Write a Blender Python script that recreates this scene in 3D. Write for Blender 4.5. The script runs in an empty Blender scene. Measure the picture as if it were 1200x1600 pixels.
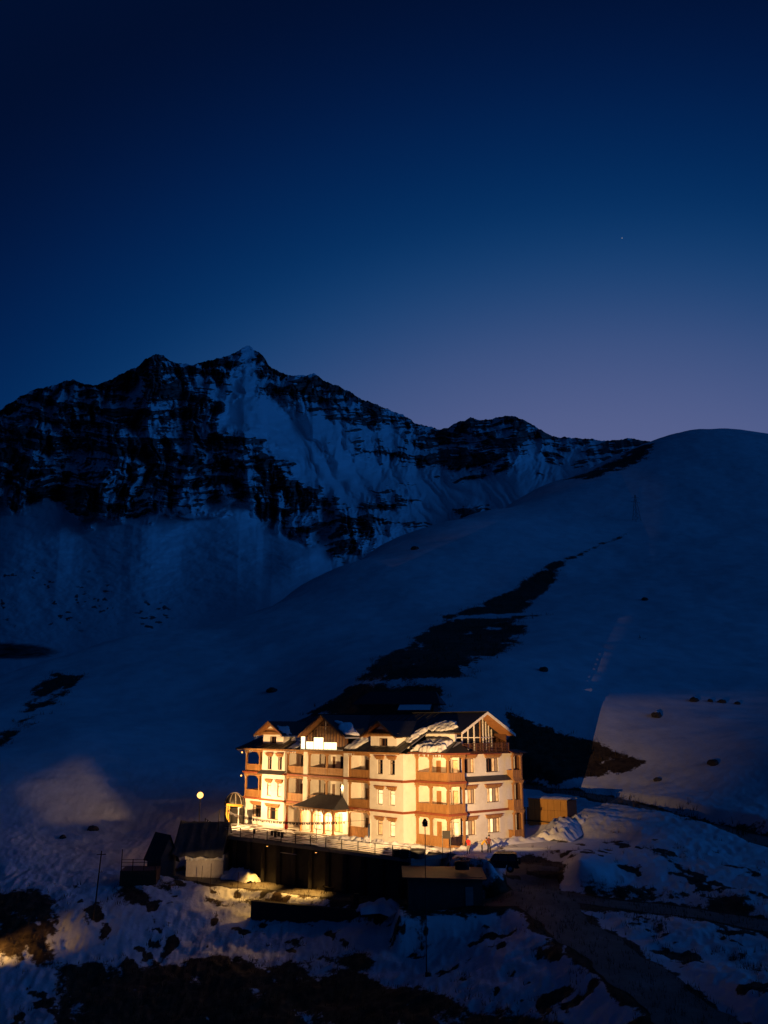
import bpy, bmesh, math, random
import numpy as np
from mathutils import Vector, Matrix
R = math.radians
random.seed(7)
scene = bpy.context.scene
COL = scene.collection

# ------------------------------------------------------------------ camera
F_PIX, PITCH, CAM_H = 1400.0, R(13.48), 13.48          # focal length (pixels of a 1200x1600 frame), pitch, height over the yard
cam_data = bpy.data.cameras.new('camera')
cam = bpy.data.objects.new('camera', cam_data)
COL.objects.link(cam)
cam.location = (0, 0, CAM_H)
cam.rotation_euler = (R(90) + PITCH, 0, 0)
cam_data.sensor_fit = 'VERTICAL'
cam_data.sensor_height = 36.0
cam_data.lens = 36.0 * F_PIX / 1600.0
cam_data.clip_start = 0.5
cam_data.clip_end = 12000
scene.camera = cam

# ------------------------------------------------------------------ sky and dusk light
SUN_EL, SUN_AZ = R(-4.0), R(14.0)                       # sun already below the ridge, right of the view direction (+Y)
world = bpy.data.worlds.new('World')
scene.world = world
world.use_nodes = True
wn, wl = world.node_tree.nodes, world.node_tree.links
wn.clear()


def wnode(t, **kw):
    n = wn.new(t)
    for k, v in kw.items():
        setattr(n, k, v)
    return n


def wmath(op, a, b=None, clamp=False):
    n = wnode('ShaderNodeMath', operation=op, use_clamp=clamp)
    for i, v in enumerate((a, b)):
        if v is None:
            continue
        if isinstance(v, (int, float)):
            n.inputs[i].default_value = v
        else:
            wl.new(v, n.inputs[i])
    return n.outputs[0]


sky = wnode('ShaderNodeTexSky', sky_type='NISHITA')
sky.sun_disc = False
sky.sun_elevation = SUN_EL
sky.sun_rotation = SUN_AZ
sky.altitude = 3500
sky.air_density, sky.dust_density, sky.ozone_density = 1.0, 0.5, 4.0
# twilight arch: brightest and most purple around the point where the sun went down, night blue away from it
GLOW = Vector((math.sin(SUN_AZ) * math.cos(R(2)), math.cos(SUN_AZ) * math.cos(R(2)), math.sin(R(2))))
tc = wnode('ShaderNodeTexCoord')
dot = wnode('ShaderNodeVectorMath', operation='DOT_PRODUCT')
WIDE = Vector((0.74, 1.0, 1.06))                          # the arch of light is wider than it is high
sc_ = wnode('ShaderNodeVectorMath', operation='MULTIPLY')
sc_.inputs[1].default_value = WIDE
nm_ = wnode('ShaderNodeVectorMath', operation='NORMALIZE')
wl.new(tc.outputs['Generated'], sc_.inputs[0])
wl.new(sc_.outputs[0], nm_.inputs[0])
wl.new(nm_.outputs[0], dot.inputs[0])
dot.inputs[1].default_value = Vector((GLOW.x * WIDE.x, GLOW.y * WIDE.y, GLOW.z * WIDE.z)).normalized()
ang = wmath('MULTIPLY', wmath('ARCCOSINE', dot.outputs['Value']), 1 / math.pi)
ramp = wnode('ShaderNodeValToRGB')
cr = ramp.color_ramp
cr.interpolation = 'B_SPLINE'
SKY = [(0.0, (.132, .146, .286)), (.20, (.118, .138, .280)), (.31, (.088, .114, .260)), (.40, (.040, .080, .212)), (.475, (.008, .053, .170)), (.55, (.0006, .0270, .115)),
       (.64, (.0003, .0128, .070)), (.72, (.0002, .0066, .039)), (.80, (.0002, .0036, .021)), (1.25, (.0003, .0055, .028)), (3.1415, (.0003, .0055, .028))]
cr.elements.remove(cr.elements[0])
cr.elements[0].position, cr.elements[0].color = 0.0, (*SKY[0][1], 1)
for a_, c_ in SKY[1:]:
    e_ = cr.elements.new(a_ / math.pi)
    e_.color = (*c_, 1)
wl.new(ang, ramp.inputs[0])
bg1 = wnode('ShaderNodeBackground')
bg2 = wnode('ShaderNodeBackground')
wl.new(ramp.outputs[0], bg1.inputs[0])
bg1.inputs[1].default_value = 1.0
wl.new(sky.outputs[0], bg2.inputs[0])
bg2.inputs[1].default_value = 0.05
addw = wnode('ShaderNodeAddShader')
wl.new(bg1.outputs[0], addw.inputs[0])
wl.new(bg2.outputs[0], addw.inputs[1])
outw = wnode('ShaderNodeOutputWorld')
wl.new(addw.outputs[0], outw.inputs[0])

# the last blue skylight, broad and weak, from the bright side of the sky
sun_data = bpy.data.lights.new('dusk_skylight', 'SUN')
sun_data.energy = 0.38
sun_data.color = (0.02, 0.25, 1.0)
sun_data.angle = R(40)
sun = bpy.data.objects.new('dusk_skylight', sun_data)
COL.objects.link(sun)
sun.location = (60, 60, 120)
sun.rotation_euler = (R(76), 0, R(70))

scene.render.engine = 'CYCLES'
scene.cycles.use_denoising = True
scene.cycles.sample_clamp_indirect = 4.0
scene.cycles.max_bounces = 6
scene.view_settings.view_transform = 'Standard'
scene.view_settings.look = 'None'
scene.view_settings.exposure = 0.0
scene.view_settings.gamma = 1.0
scene.view_settings.use_curve_mapping = False


# ------------------------------------------------------------------ helpers
def ray(px, py):
    a, b = px - 600.0, 800.0 - py
    c, s = math.cos(PITCH), math.sin(PITCH)
    return np.array([a, F_PIX * c - b * s, F_PIX * s + b * c])


def at_depth(px, py, Y):
    d = ray(px, py)
    p = d * (Y / d[1])
    return np.array([p[0], p[1], p[2] + CAM_H])


def at_height(px, py, z):
    d = ray(px, py)
    p = d * ((z - CAM_H) / d[2])
    return np.array([p[0], p[1], z])


def tag(o, label=None, cat=None, group=None, kind=None):
    if label:
        o['label'] = label
    if cat:
        o['category'] = cat
    if group:
        o['group'] = group
    if kind:
        o['kind'] = kind
    return o


def empty(name, loc=(0, 0, 0), rz=0.0, label=None, cat=None, group=None):
    o = bpy.data.objects.new(name, None)
    o.empty_display_size = 0.3
    COL.objects.link(o)
    o.location = loc
    o.rotation_euler = (0, 0, rz)
    return tag(o, label, cat, group)


def link_mesh(name, me, mat, parent=None, smooth=False):
    o = bpy.data.objects.new(name, me)
    COL.objects.link(o)
    if mat is not None and not me.materials:
        me.materials.append(mat)
    if parent is not None:
        o.parent = parent
    if smooth:
        me.polygons.foreach_set('use_smooth', [True] * len(me.polygons))
    return o


class MB:
    """collects simple solids of ONE part and links them as one mesh object"""

    def __init__(s):
        s.v, s.f = [], []

    def add(s, vs, fs):
        n = len(s.v)
        s.v += [tuple(map(float, v)) for v in vs]
        s.f += [[i + n for i in f] for f in fs]
        return s

    def box(s, x0, x1, y0, y1, z0, z1):
        vs = [(x0, y0, z0), (x1, y0, z0), (x1, y1, z0), (x0, y1, z0), (x0, y0, z1), (x1, y0, z1), (x1, y1, z1), (x0, y1, z1)]
        return s.add(vs, [(0, 3, 2, 1), (4, 5, 6, 7), (0, 1, 5, 4), (1, 2, 6, 5), (2, 3, 7, 6), (3, 0, 4, 7)])

    def prism(s, pts, ax, a0, a1):
        """polygon pts (2-D, counter-clockwise) extruded along axis ax from a0 to a1"""
        n = len(pts)

        def p3(p, a):
            q = list(p)
            q.insert(ax, a)
            return tuple(q)
        vs = [p3(p, a0) for p in pts] + [p3(p, a1) for p in pts]
        fs = [list(range(n))[::-1], list(range(n, 2 * n))] + [(i, (i + 1) % n, n + (i + 1) % n, n + i) for i in range(n)]
        return s.add(vs, fs)

    def bar(s, p, q, w, h=None, up=(0, 0, 1)):
        h = h or w
        p, q = Vector(p), Vector(q)
        d = (q - p).normalized()
        u = Vector(up)
        if abs(d.dot(u)) > 0.95:
            u = Vector((1, 0, 0))
        a = d.cross(u).normalized() * (w / 2)
        b = a.cross(d).normalized() * (h / 2)
        vs = [p - a - b, p + a - b, p + a + b, p - a + b, q - a - b, q + a - b, q + a + b, q - a + b]
        return s.add(vs, [(0, 1, 2, 3), (7, 6, 5, 4), (1, 0, 4, 5), (2, 1, 5, 6), (3, 2, 6, 7), (0, 3, 7, 4)])

    def tube(s, pts, rad, n=8, caps=True):
        pts = [Vector(p) for p in pts]
        rads = rad if isinstance(rad, (list, tuple)) else [rad] * len(pts)
        rings, base = [], len(s.v)
        for i, p in enumerate(pts):
            d = (pts[min(i + 1, len(pts) - 1)] - pts[max(i - 1, 0)]).normalized()
            u = Vector((0, 0, 1)) if abs(d.z) < 0.95 else Vector((1, 0, 0))
            a = d.cross(u).normalized()
            b = a.cross(d).normalized()
            for k in range(n):
                t = 2 * math.pi * k / n
                s.v.append(tuple(p + (a * math.cos(t) + b * math.sin(t)) * rads[i]))
        for i in range(len(pts) - 1):
            for k in range(n):
                s.f.append([base + i * n + k, base + i * n + (k + 1) % n, base + (i + 1) * n + (k + 1) % n, base + (i + 1) * n + k])
        if caps:
            s.f.append([base + k for k in range(n)][::-1])
            e = base + (len(pts) - 1) * n
            s.f.append([e + k for k in range(n)])
        return s

    def sheet(s, quad, th):
        """a slab: four corners (top side), thickness th downwards along the normal"""
        q = [Vector(p) for p in quad]
        nrm = (q[1] - q[0]).cross(q[3] - q[0]).normalized()
        if nrm.z < 0:
            q.reverse()
            nrm = -nrm
        n = len(q)
        vs = q + [p - nrm * th for p in q]
        fs = [list(range(n)), list(range(n, 2 * n))[::-1]] + [(i, n + i, n + (i + 1) % n, (i + 1) % n) for i in range(n)]
        return s.add(vs, fs)

    def mesh(s, name):
        me = bpy.data.meshes.new(name)
        me.from_pydata(s.v, [], s.f)
        bm = bmesh.new()
        bm.from_mesh(me)
        bmesh.ops.recalc_face_normals(bm, faces=bm.faces)
        bm.to_mesh(me)
        bm.free()
        return me

    def build(s, name, mat, parent=None, smooth=False, label=None):
        o = link_mesh(name, s.mesh(name), mat, parent, smooth)
        if label:
            o['label'] = label
        return o


# ------------------------------------------------------------------ vectorised gradient noise
_rng = np.random.default_rng(11)
_perm = np.concatenate([_rng.permutation(512)] * 3)
_grad = _rng.normal(size=(512, 2))
_grad /= np.linalg.norm(_grad, axis=1)[:, None]


def noise2(x, y):
    xi, yi = np.floor(x).astype(int), np.floor(y).astype(int)
    xf, yf = x - xi, y - yi
    xi &= 511
    yi &= 511
    u, v = xf ** 3 * (xf * (xf * 6 - 15) + 10), yf ** 3 * (yf * (yf * 6 - 15) + 10)

    def g(i, j, a, b):
        h = _perm[_perm[(xi + i) & 511] + ((yi + j) & 511)]
        return _grad[h, 0] * a + _grad[h, 1] * b
    n00, n10 = g(0, 0, xf, yf), g(1, 0, xf - 1, yf)
    n01, n11 = g(0, 1, xf, yf - 1), g(1, 1, xf - 1, yf - 1)
    return ((n00 * (1 - u) + n10 * u) * (1 - v) + (n01 * (1 - u) + n11 * u) * v) * 1.4


def fbm(x, y, o=4, lac=2.03, gain=0.5):
    t, a = 0, 1.0
    for i in range(o):
        t = t + a * noise2(x + 17.3 * i, y - 9.1 * i)
        x, y, a = x * lac, y * lac, a * gain
    return t


def ridged(x, y, o=4, gain=0.5):
    t, a = 0, 1.0
    for i in range(o):
        t = t + a * (1 - 2 * np.abs(noise2(x + 31.7 * i, y + 5.3 * i)))
        x, y, a = x * 2.07, y * 2.07, a * gain
    return t


def sstep(a, b, x):
    t = np.clip((x - a) / (b - a), 0, 1)
    return t * t * (3 - 2 * t)


def in_poly(px, py, poly):
    """signed distance to a polygon in plan, positive inside"""
    d = np.full(px.shape, 1e9)
    ins = np.zeros(px.shape, bool)
    n = len(poly)
    for i in range(n):
        ax, ay = poly[i][:2]
        bx, by = poly[(i + 1) % n][:2]
        ex, ey = bx - ax, by - ay
        t = np.clip(((px - ax) * ex + (py - ay) * ey) / (ex * ex + ey * ey + 1e-9), 0, 1)
        d = np.minimum(d, np.hypot(px - ax - t * ex, py - ay - t * ey))
        c = ((ay > py) != (by > py)) & (px < (bx - ax) * (py - ay) / (by - ay + 1e-12) + ax)
        ins ^= c
    return np.where(ins, d, -d)


def grid_mesh(name, X, Y, Z, mat, attrs=(), smooth=True):
    nr, nc = X.shape
    co = np.stack([X, Y, Z], -1).reshape(-1, 3).astype(np.float32)
    i = np.arange(nr * nc).reshape(nr, nc)
    q = np.stack([i[:-1, :-1], i[:-1, 1:], i[1:, 1:], i[1:, :-1]], -1).reshape(-1, 4)
    me = bpy.data.meshes.new(name)
    me.vertices.add(len(co))
    me.vertices.foreach_set('co', co.ravel())
    me.loops.add(q.size)
    me.loops.foreach_set('vertex_index', q.ravel().astype(np.int32))
    me.polygons.add(len(q))
    me.polygons.foreach_set('loop_start', (np.arange(len(q)) * 4).astype(np.int32))
    me.polygons.foreach_set('use_smooth', np.full(len(q), smooth))
    me.update(calc_edges=True)
    for nm, arr in attrs:
        at = me.attributes.new(nm, 'FLOAT', 'POINT')
        at.data.foreach_set('value', arr.ravel().astype(np.float32))
    o = link_mesh(name, me, mat)
    return o


# ------------------------------------------------------------------ materials
MATS = {}


def material(name, col, rough=0.7, vary=0.15, scale=3.0, bump=0.0, bscale=None, metal=0.0, spec=0.3, stretch=(1, 1, 1), dirt=None, dirt_amt=0.0):
    """principled surface whose colour drifts with two octaves of object-space noise"""
    if name in MATS:
        return MATS[name]
    m = bpy.data.materials.new(name)
    m.use_nodes = True
    n, l = m.node_tree.nodes, m.node_tree.links
    b = n['Principled BSDF']
    b.inputs['Roughness'].default_value = rough
    b.inputs['Metallic'].default_value = metal
    b.inputs['Specular IOR Level'].default_value = spec
    tc_ = n.new('ShaderNodeTexCoord')
    mp = n.new('ShaderNodeMapping')
    mp.inputs['Scale'].default_value = stretch
    l.new(tc_.outputs['Object'], mp.inputs[0])
    nz = n.new('ShaderNodeTexNoise')
    nz.inputs['Scale'].default_value = scale
    nz.inputs['Detail'].default_value = 5
    nz.inputs['Roughness'].default_value = 0.65
    l.new(mp.outputs[0], nz.inputs[0])
    rp = n.new('ShaderNodeMapRange')
    rp.inputs[1].default_value, rp.inputs[2].default_value = 0.25, 0.75
    rp.inputs[3].default_value, rp.inputs[4].default_value = 1 - vary, 1 + vary
    l.new(nz.outputs[0], rp.inputs[0])
    mx = n.new('ShaderNodeVectorMath')
    mx.operation = 'SCALE'
    mx.inputs[0].default_value = col
    l.new(rp.outputs[0], mx.inputs['Scale'])
    outc = mx.outputs[0]
    if dirt:
        nd = n.new('ShaderNodeTexNoise')
        nd.inputs['Scale'].default_value = scale * 0.37
        nd.inputs['Detail'].default_value = 7
        nd.inputs['Roughness'].default_value = 0.7
        l.new(mp.outputs[0], nd.inputs[0])
        rd = n.new('ShaderNodeMapRange')
        rd.inputs[1].default_value, rd.inputs[2].default_value = 0.48, 0.72
        rd.inputs[4].default_value = dirt_amt
        l.new(nd.outputs[0], rd.inputs[0])
        md = n.new('ShaderNodeMix')
        md.data_type = 'RGBA'
        md.inputs['B'].default_value = (*dirt, 1)
        l.new(rd.outputs[0], md.inputs['Factor'])
        l.new(outc, md.inputs['A'])
        outc = md.outputs['Result']
    l.new(outc, b.inputs['Base Color'])
    if bump:
        bp = n.new('ShaderNodeBump')
        bp.inputs['Strength'].default_value = 0.6
        bp.inputs['Distance'].default_value = bump
        nb = n.new('ShaderNodeTexNoise')
        nb.inputs['Scale'].default_value = bscale or scale * 4
        nb.inputs['Detail'].default_value = 4
        l.new(mp.outputs[0], nb.inputs[0])
        l.new(nb.outputs[0], bp.inputs['Height'])
        l.new(bp.outputs[0], b.inputs['Normal'])
    MATS[name] = m
    return m


def glow_material(name, col, strength, vary=0.0, scale=2.0):
    if name in MATS:
        return MATS[name]
    m = bpy.data.materials.new(name)
    m.use_nodes = True
    n, l = m.node_tree.nodes, m.node_tree.links
    b = n['Principled BSDF']
    b.inputs['Base Color'].default_value = (*[c * 0.6 for c in col], 1)
    b.inputs['Emission Color'].default_value = (*col, 1)
    b.inputs['Emission Strength'].default_value = strength
    if vary:
        tc_ = n.new('ShaderNodeTexCoord')
        nz = n.new('ShaderNodeTexNoise')
        nz.inputs['Scale'].default_value = scale
        l.new(tc_.outputs['Object'], nz.inputs[0])
        rp = n.new('ShaderNodeMapRange')
        rp.inputs[1].default_value, rp.inputs[2].default_value = 0.3, 0.7
        rp.inputs[3].default_value, rp.inputs[4].default_value = strength * (1 - vary), strength * (1 + vary)
        l.new(nz.outputs[0], rp.inputs[0])
        l.new(rp.outputs[0], b.inputs['Emission Strength'])
    MATS[name] = m
    return m
# ------------------------------------------------------------------ the lodge's own axes (x along the front to the right, y into the house)
TH = R(48.1)
LODGE_O = np.array([2.3, 111.3])
EX = np.array([math.cos(TH), -math.sin(TH)])
EY = np.array([math.sin(TH), math.cos(TH)])


def lodge_to_world(x, y, z=0.0):
    p = LODGE_O + EX * x + EY * y
    return np.array([p[0], p[1], z])


# ------------------------------------------------------------------ terrain: surveyed points, thin-plate surface through them
CTRL = []
for px, py, Y in [
    # near slope, bottom of the view
    (-150, 1640, 88), (100, 1600, 88), (300, 1600, 86), (500, 1600, 82), (700, 1600, 76), (900, 1600, 70), (1080, 1600, 64), (1300, 1620, 60),
    (-150, 1500, 102), (0, 1500, 99), (200, 1500, 99), (400, 1500, 97), (600, 1500, 91), (800, 1480, 84), (1000, 1500, 77), (1180, 1500, 77),
    (-150, 1430, 110), (0, 1430, 107), (150, 1430, 106), (650, 1450, 95), (900, 1430, 91), (1020, 1440, 88), (1200, 1440, 86),
    (-100, 1370, 118), (60, 1385, 114), (170, 1400, 111), (1000, 1340, 106), (1150, 1370, 100), (1050, 1300, 116), (1200, 1340, 110), (1330, 1350, 108),
    (940, 1310, 117), (920, 1275, 126),
    # slope behind, left side
    (50, 1320, 130), (200, 1300, 141), (-100, 1300, 132), (100, 1230, 152), (300, 1240, 152), (370, 1250, 148), (100, 1150, 178), (-150, 1200, 165),
    (300, 1110, 205), (400, 1150, 185), (480, 1110, 190), (200, 1050, 235), (0, 1110, 205),
    # hill on the right
    (820, 1140, 170), (700, 1085, 180), (560, 1085, 188), (560, 1040, 208), (450, 1040, 230), (700, 1000, 238), (850, 900, 330), (970, 835, 405),
    (1000, 760, 480), (1000, 1000, 230), (1100, 1100, 180), (1000, 1180, 161), (1200, 1180, 150), (1200, 900, 310), (1100, 1240, 142), (900, 1190, 162), (900, 1222, 156), (1000, 1215, 154),
    (1200, 760, 470), (1330, 1000, 240), (1330, 820, 420),
    # skyline of the hill
    (1120, 672, 570), (1060, 679, 572), (1200, 678, 565), (1300, 712, 550), (1020, 692, 568), (900, 742, 545), (760, 812, 500), (640, 862, 445), (530, 908, 385), (430, 950, 332),
    (300, 986, 290), (150, 1013, 268), (0, 1066, 240), (-150, 1112, 222), (-300, 1150, 210), (1450, 780, 520),
]:
    CTRL.append(at_depth(px, py, Y))
SKY_PTS = [(1120, 672, 570), (1200, 678, 565), (1300, 712, 550), (1020, 692, 568), (900, 742, 545), (760, 812, 500), (640, 862, 445), (530, 908, 385), (430, 950, 332), (300, 986, 290),
           (150, 1013, 268), (0, 1066, 240), (-150, 1112, 222), (-300, 1150, 210), (1450, 780, 520)]
for px, py, Y in SKY_PTS:                                # the ground falls away behind the crest
    p = at_depth(px, py, Y)
    CTRL.append(p * np.array([1.25, 1.25, 0]) + np.array([0, 0, p[2] - 0.14 * Y]))
    CTRL.append(p * np.array([1.1, 1.1, 0]) + np.array([0, 0, p[2] + 0.01 * Y * 0.2]))
for px, py, z in [(300, 1372, -4.8), (450, 1388, -4.9), (560, 1402, -4.6), (680, 1408, -4.0), (790, 1400, -3.2), (840, 1392, -2.9), (845, 1330, -0.2), (230, 1385, -4.6)]:
    CTRL.append(at_height(px, py, z))
for x, y in [(-36, 0), (-36, 18), (-20, 6), (-5, 6), (-20, 18), (0, 18), (8, 0), (9, 14), (14, 2)]:
    CTRL.append(lodge_to_world(x, y, 0.0))
for p in [(-40, 45, -17), (0, 45, -14), (35, 45, -9), (-70, 80, -12), (70, 50, -8)]:
    CTRL.append(np.array(p, float))
CTRL = np.array(CTRL)
_S = 100.0


def _tps(d2):
    return 0.5 * d2 * np.log(d2 + 1e-12)


_n = len(CTRL)
_c = CTRL[:, :2] / _S
_K = _tps(((_c[:, None, :] - _c[None]) ** 2).sum(-1)) + np.eye(_n) * 2e-4
_P = np.hstack([np.ones((_n, 1)), _c])
_A = np.block([[_K, _P], [_P.T, np.zeros((3, 3))]])
_w = np.linalg.solve(_A, np.concatenate([CTRL[:, 2], np.zeros(3)]))


def base_h(x, y):
    x, y = np.asarray(x, float) / _S, np.asarray(y, float) / _S
    z = _w[_n] + _w[_n + 1] * x + _w[_n + 2] * y
    for i in range(_n):
        z = z + _w[i] * _tps((x - _c[i, 0]) ** 2 + (y - _c[i, 1]) ** 2)
    return z


def polyline(pts, step=1.0):
    out = []
    pts = [np.array(p, float) for p in pts]
    for i in range(len(pts) - 1):
        p0, p1, p2, p3 = pts[max(i - 1, 0)], pts[i], pts[i + 1], pts[min(i + 2, len(pts) - 1)]
        n = max(2, int(np.linalg.norm(p2 - p1) / step))
        for k in range(n):
            t = k / n
            out.append(0.5 * (2 * p1 + (p2 - p0) * t + (2 * p0 - 5 * p1 + 4 * p2 - p3) * t * t + (3 * p1 - p0 - 3 * p2 + p3) * t ** 3))
    out.append(pts[-1])
    return np.array(out)


ROADS = {
    'lower_road': (polyline([at_height(*q) for q in [(268, 1364, -4.6), (360, 1379, -4.9), (450, 1388, -4.9), (560, 1402, -4.6), (680, 1410, -4.0), (790, 1409, -3.3), (850, 1396, -2.9)]]), 2.4),
    'junction_road': (polyline([at_height(*q) for q in [(838, 1352, -1.2), (830, 1368, -1.9), (842, 1396, -2.9), (880, 1440, -3.7), (960, 1497, -4.3), (1080, 1592, -5.2), (1200, 1690, -6.2)]]), 2.5),
    'side_road': (polyline([at_height(*q) for q in [(842, 1394, -2.9), (950, 1412, -3.2), (1080, 1427, -3.4), (1200, 1448, -3.5), (1340, 1476, -3.7)]]), 2.0),
    'upper_road': (polyline([at_depth(*q) for q in [(800, 1226, 158), (880, 1237, 151), (940, 1247, 146), (1000, 1264, 140), (1080, 1287, 130), (1200, 1315, 118), (1340, 1348, 108)]]), 2.6),
}


def seg_near(x, y, pl):
    """distance to a polyline in plan and the height of its nearest point"""
    d = np.full(x.shape, 1e9)
    z = np.zeros(x.shape)
    for i in range(0, len(pl) - 1):
        a, b = pl[i], pl[i + 1]
        ex, ey = b[0] - a[0], b[1] - a[1]
        t = np.clip(((x - a[0]) * ex + (y - a[1]) * ey) / (ex * ex + ey * ey + 1e-9), 0, 1)
        dd = np.hypot(x - a[0] - t * ex, y - a[1] - t * ey)
        m = dd < d
        d = np.where(m, dd, d)
        z = np.where(m, a[2] + t * (b[2] - a[2]), z)
    return d, z


YARD = [lodge_to_world(*p)[:2] for p in [(-37, -1.0), (8.5, -1.0), (10.5, -1.5), (17.5, -2.5), (20, 6), (14, 20), (-37, 19)]]
UNDER = [lodge_to_world(*p)[:2] for p in [(-27, -14.0), (9, -10.5), (9, -2.4), (-31, -2.4)]]
HUT = [(1.5, 91.5), (10.2, 91.5), (10.2, 98.8), (1.5, 98.8)]


def height(x, y, detail=True):
    x, y = np.asarray(x, float), np.asarray(y, float)
    z = base_h(x, y)
    r = np.hypot(x, y)
    if detail:
        far = sstep(120, 190, r)
        z = z + (1 - far) * (0.45 * fbm(x / 9, y / 9, 3) + 0.16 * ridged(x / 3.1, y / 3.1, 3) + 0.13 * ridged(x / 1.3, y / 1.3, 3) + 0.10 * np.abs(fbm(x / .6, y / .6, 2)))
        z = z + far * (1.6 * fbm(x / 60, y / 60, 3) + 0.14 * fbm(x / 7, y / 7, 2) + 0.16 * ridged((x + .5 * y) / 26, y / 8, 3))
    sd = in_poly(x, y, YARD)
    w = sstep(-5.0, 0.0, sd)
    wu = sstep(-1.2, 0.0, in_poly(x, y, UNDER))
    z = z * (1 - w) + (-0.02 + (0.05 * fbm(x / 2.0, y / 2.0, 3) if detail else 0)) * w
    z = z * (1 - wu) + (-4.9) * wu
    wh = sstep(-0.9, 0.0, in_poly(x, y, HUT))
    z = z * (1 - wh) + (-4.0) * wh
    for nm, (pl, hw) in ROADS.items():
        m = (x > pl[:, 0].min() - 9) & (x < pl[:, 0].max() + 9) & (y > pl[:, 1].min() - 9) & (y < pl[:, 1].max() + 9)
        if not m.any():
            continue
        d, zr = seg_near(x[m], y[m], pl[::2] if len(pl) > 40 else pl)
        wr = 1 - sstep(hw, hw + (1.3 if nm == 'lower_road' else 2.6), d)
        z[m] = z[m] * (1 - wr) + zr * wr
    return z


def to_ground(px, py, t0=50, t1=640):
    """where a line of sight first meets the smooth terrain"""
    d = ray(px, py)
    d = d / d[1]
    t = np.geomspace(t0, t1, 700)
    P = d[None] * t[:, None]
    h = height(P[:, 0], P[:, 1], False)
    below = (P[:, 2] + CAM_H) < h
    i = int(np.argmax(below)) if below.any() else len(t) - 1
    if i > 0:
        a = P[i - 1, 2] + CAM_H - h[i - 1]
        b = h[i] - P[i, 2] - CAM_H
        k = a / (a + b + 1e-9)
        p = P[i - 1] * (1 - k) + P[i] * k
    else:
        p = P[i]
    return np.array([p[0], p[1], p[2] + CAM_H])


def gpoly(pts):
    return [to_ground(*p)[:2] for p in pts]


# ------------------------------------------------------------------ snow / bare earth cover
def snow_ground_material(name, earth_col, earth2):
    m = bpy.data.materials.new(name)
    m.use_nodes = True
    n, l = m.node_tree.nodes, m.node_tree.links
    b = n['Principled BSDF']
    tc_ = n.new('ShaderNodeTexCoord')
    at = n.new('ShaderNodeAttribute')
    at.attribute_name = 'earth'
    # fine break-up of the snow edge
    nz = n.new('ShaderNodeTexNoise')
    nz.inputs['Scale'].default_value = 1.3
    nz.inputs['Detail'].default_value = 6
    nz.inputs['Roughness'].default_value = 0.7
    l.new(tc_.outputs['Object'], nz.inputs[0])
    a = n.new('ShaderNodeMath')
    a.operation = 'MULTIPLY_ADD'
    a.inputs[1].default_value = 0.9
    l.new(nz.outputs[0], a.inputs[0])
    l.new(at.outputs['Fac'], a.inputs[2])
    mr = n.new('ShaderNodeMapRange')
    mr.interpolation_type = 'SMOOTHSTEP'
    mr.inputs[1].default_value, mr.inputs[2].default_value = 0.88, 1.04
    l.new(a.outputs[0], mr.inputs[0])
    # earth colours
    ne = n.new('ShaderNodeTexNoise')
    ne.inputs['Scale'].default_value = 0.8
    ne.inputs['Detail'].default_value = 8
    ne.inputs['Roughness'].default_value = 0.75
    l.new(tc_.outputs['Object'], ne.inputs[0])
    ce = n.new('ShaderNodeMix')
    ce.data_type = 'RGBA'
    ce.inputs['A'].default_value = (*earth_col, 1)
    ce.inputs['B'].default_value = (*earth2, 1)
    me_ = n.new('ShaderNodeMapRange')
    me_.inputs[1].default_value, me_.inputs[2].default_value = 0.35, 0.68
    l.new(ne.outputs[0], me_.inputs[0])
    l.new(me_.outputs[0], ce.inputs['Factor'])
    # snow colours: fresh to slightly dirty
    ns = n.new('ShaderNodeTexNoise')
    ns.inputs['Scale'].default_value = 0.23
    ns.inputs['Detail'].default_value = 7
    ns.inputs['Roughness'].default_value = 0.7
    l.new(tc_.outputs['Object'], ns.inputs[0])
    ms = n.new('ShaderNodeMapRange')
    ms.inputs[1].default_value, ms.inputs[2].default_value = 0.35, 0.7
    l.new(ns.outputs[0], ms.inputs[0])
    cs = n.new('ShaderNodeMix')
    cs.data_type = 'RGBA'
    cs.inputs['A'].default_value = (0.80, 0.81, 0.83, 1)
    cs.inputs['B'].default_value = (0.62, 0.63, 0.66, 1)
    l.new(ms.outputs[0], cs.inputs['Factor'])
    mx = n.new('ShaderNodeMix')
    mx.data_type = 'RGBA'
    l.new(mr.outputs[0], mx.inputs['Factor'])
    l.new(cs.outputs['Result'], mx.inputs['A'])
    l.new(ce.outputs['Result'], mx.inputs['B'])
    l.new(mx.outputs['Result'], b.inputs['Base Color'])
    b.inputs['Roughness'].default_value = 0.75
    b.inputs['Specular IOR Level'].default_value = 0.15
    bp = n.new('ShaderNodeBump')
    bp.inputs['Strength'].default_value = 0.5
    bp.inputs['Distance'].default_value = 0.12
    nb = n.new('ShaderNodeTexNoise')
    nb.inputs['Scale'].default_value = 2.2
    nb.inputs['Detail'].default_value = 6
    l.new(tc_.outputs['Object'], nb.inputs[0])
    l.new(nb.outputs[0], bp.inputs['Height'])
    l.new(bp.outputs[0], b.inputs['Normal'])
    return m


GROUND_MAT = snow_ground_material('snow_over_earth', (0.025, 0.017, 0.011), (0.110, 0.075, 0.045))
_az = np.linspace(R(-33), R(33), 760)
_rr = np.geomspace(46, 660, 620)
GA, GR = np.meshgrid(_az, _rr)
GX, GY = GR * np.sin(GA), GR * np.cos(GA)
GZ = height(GX, GY)

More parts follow.
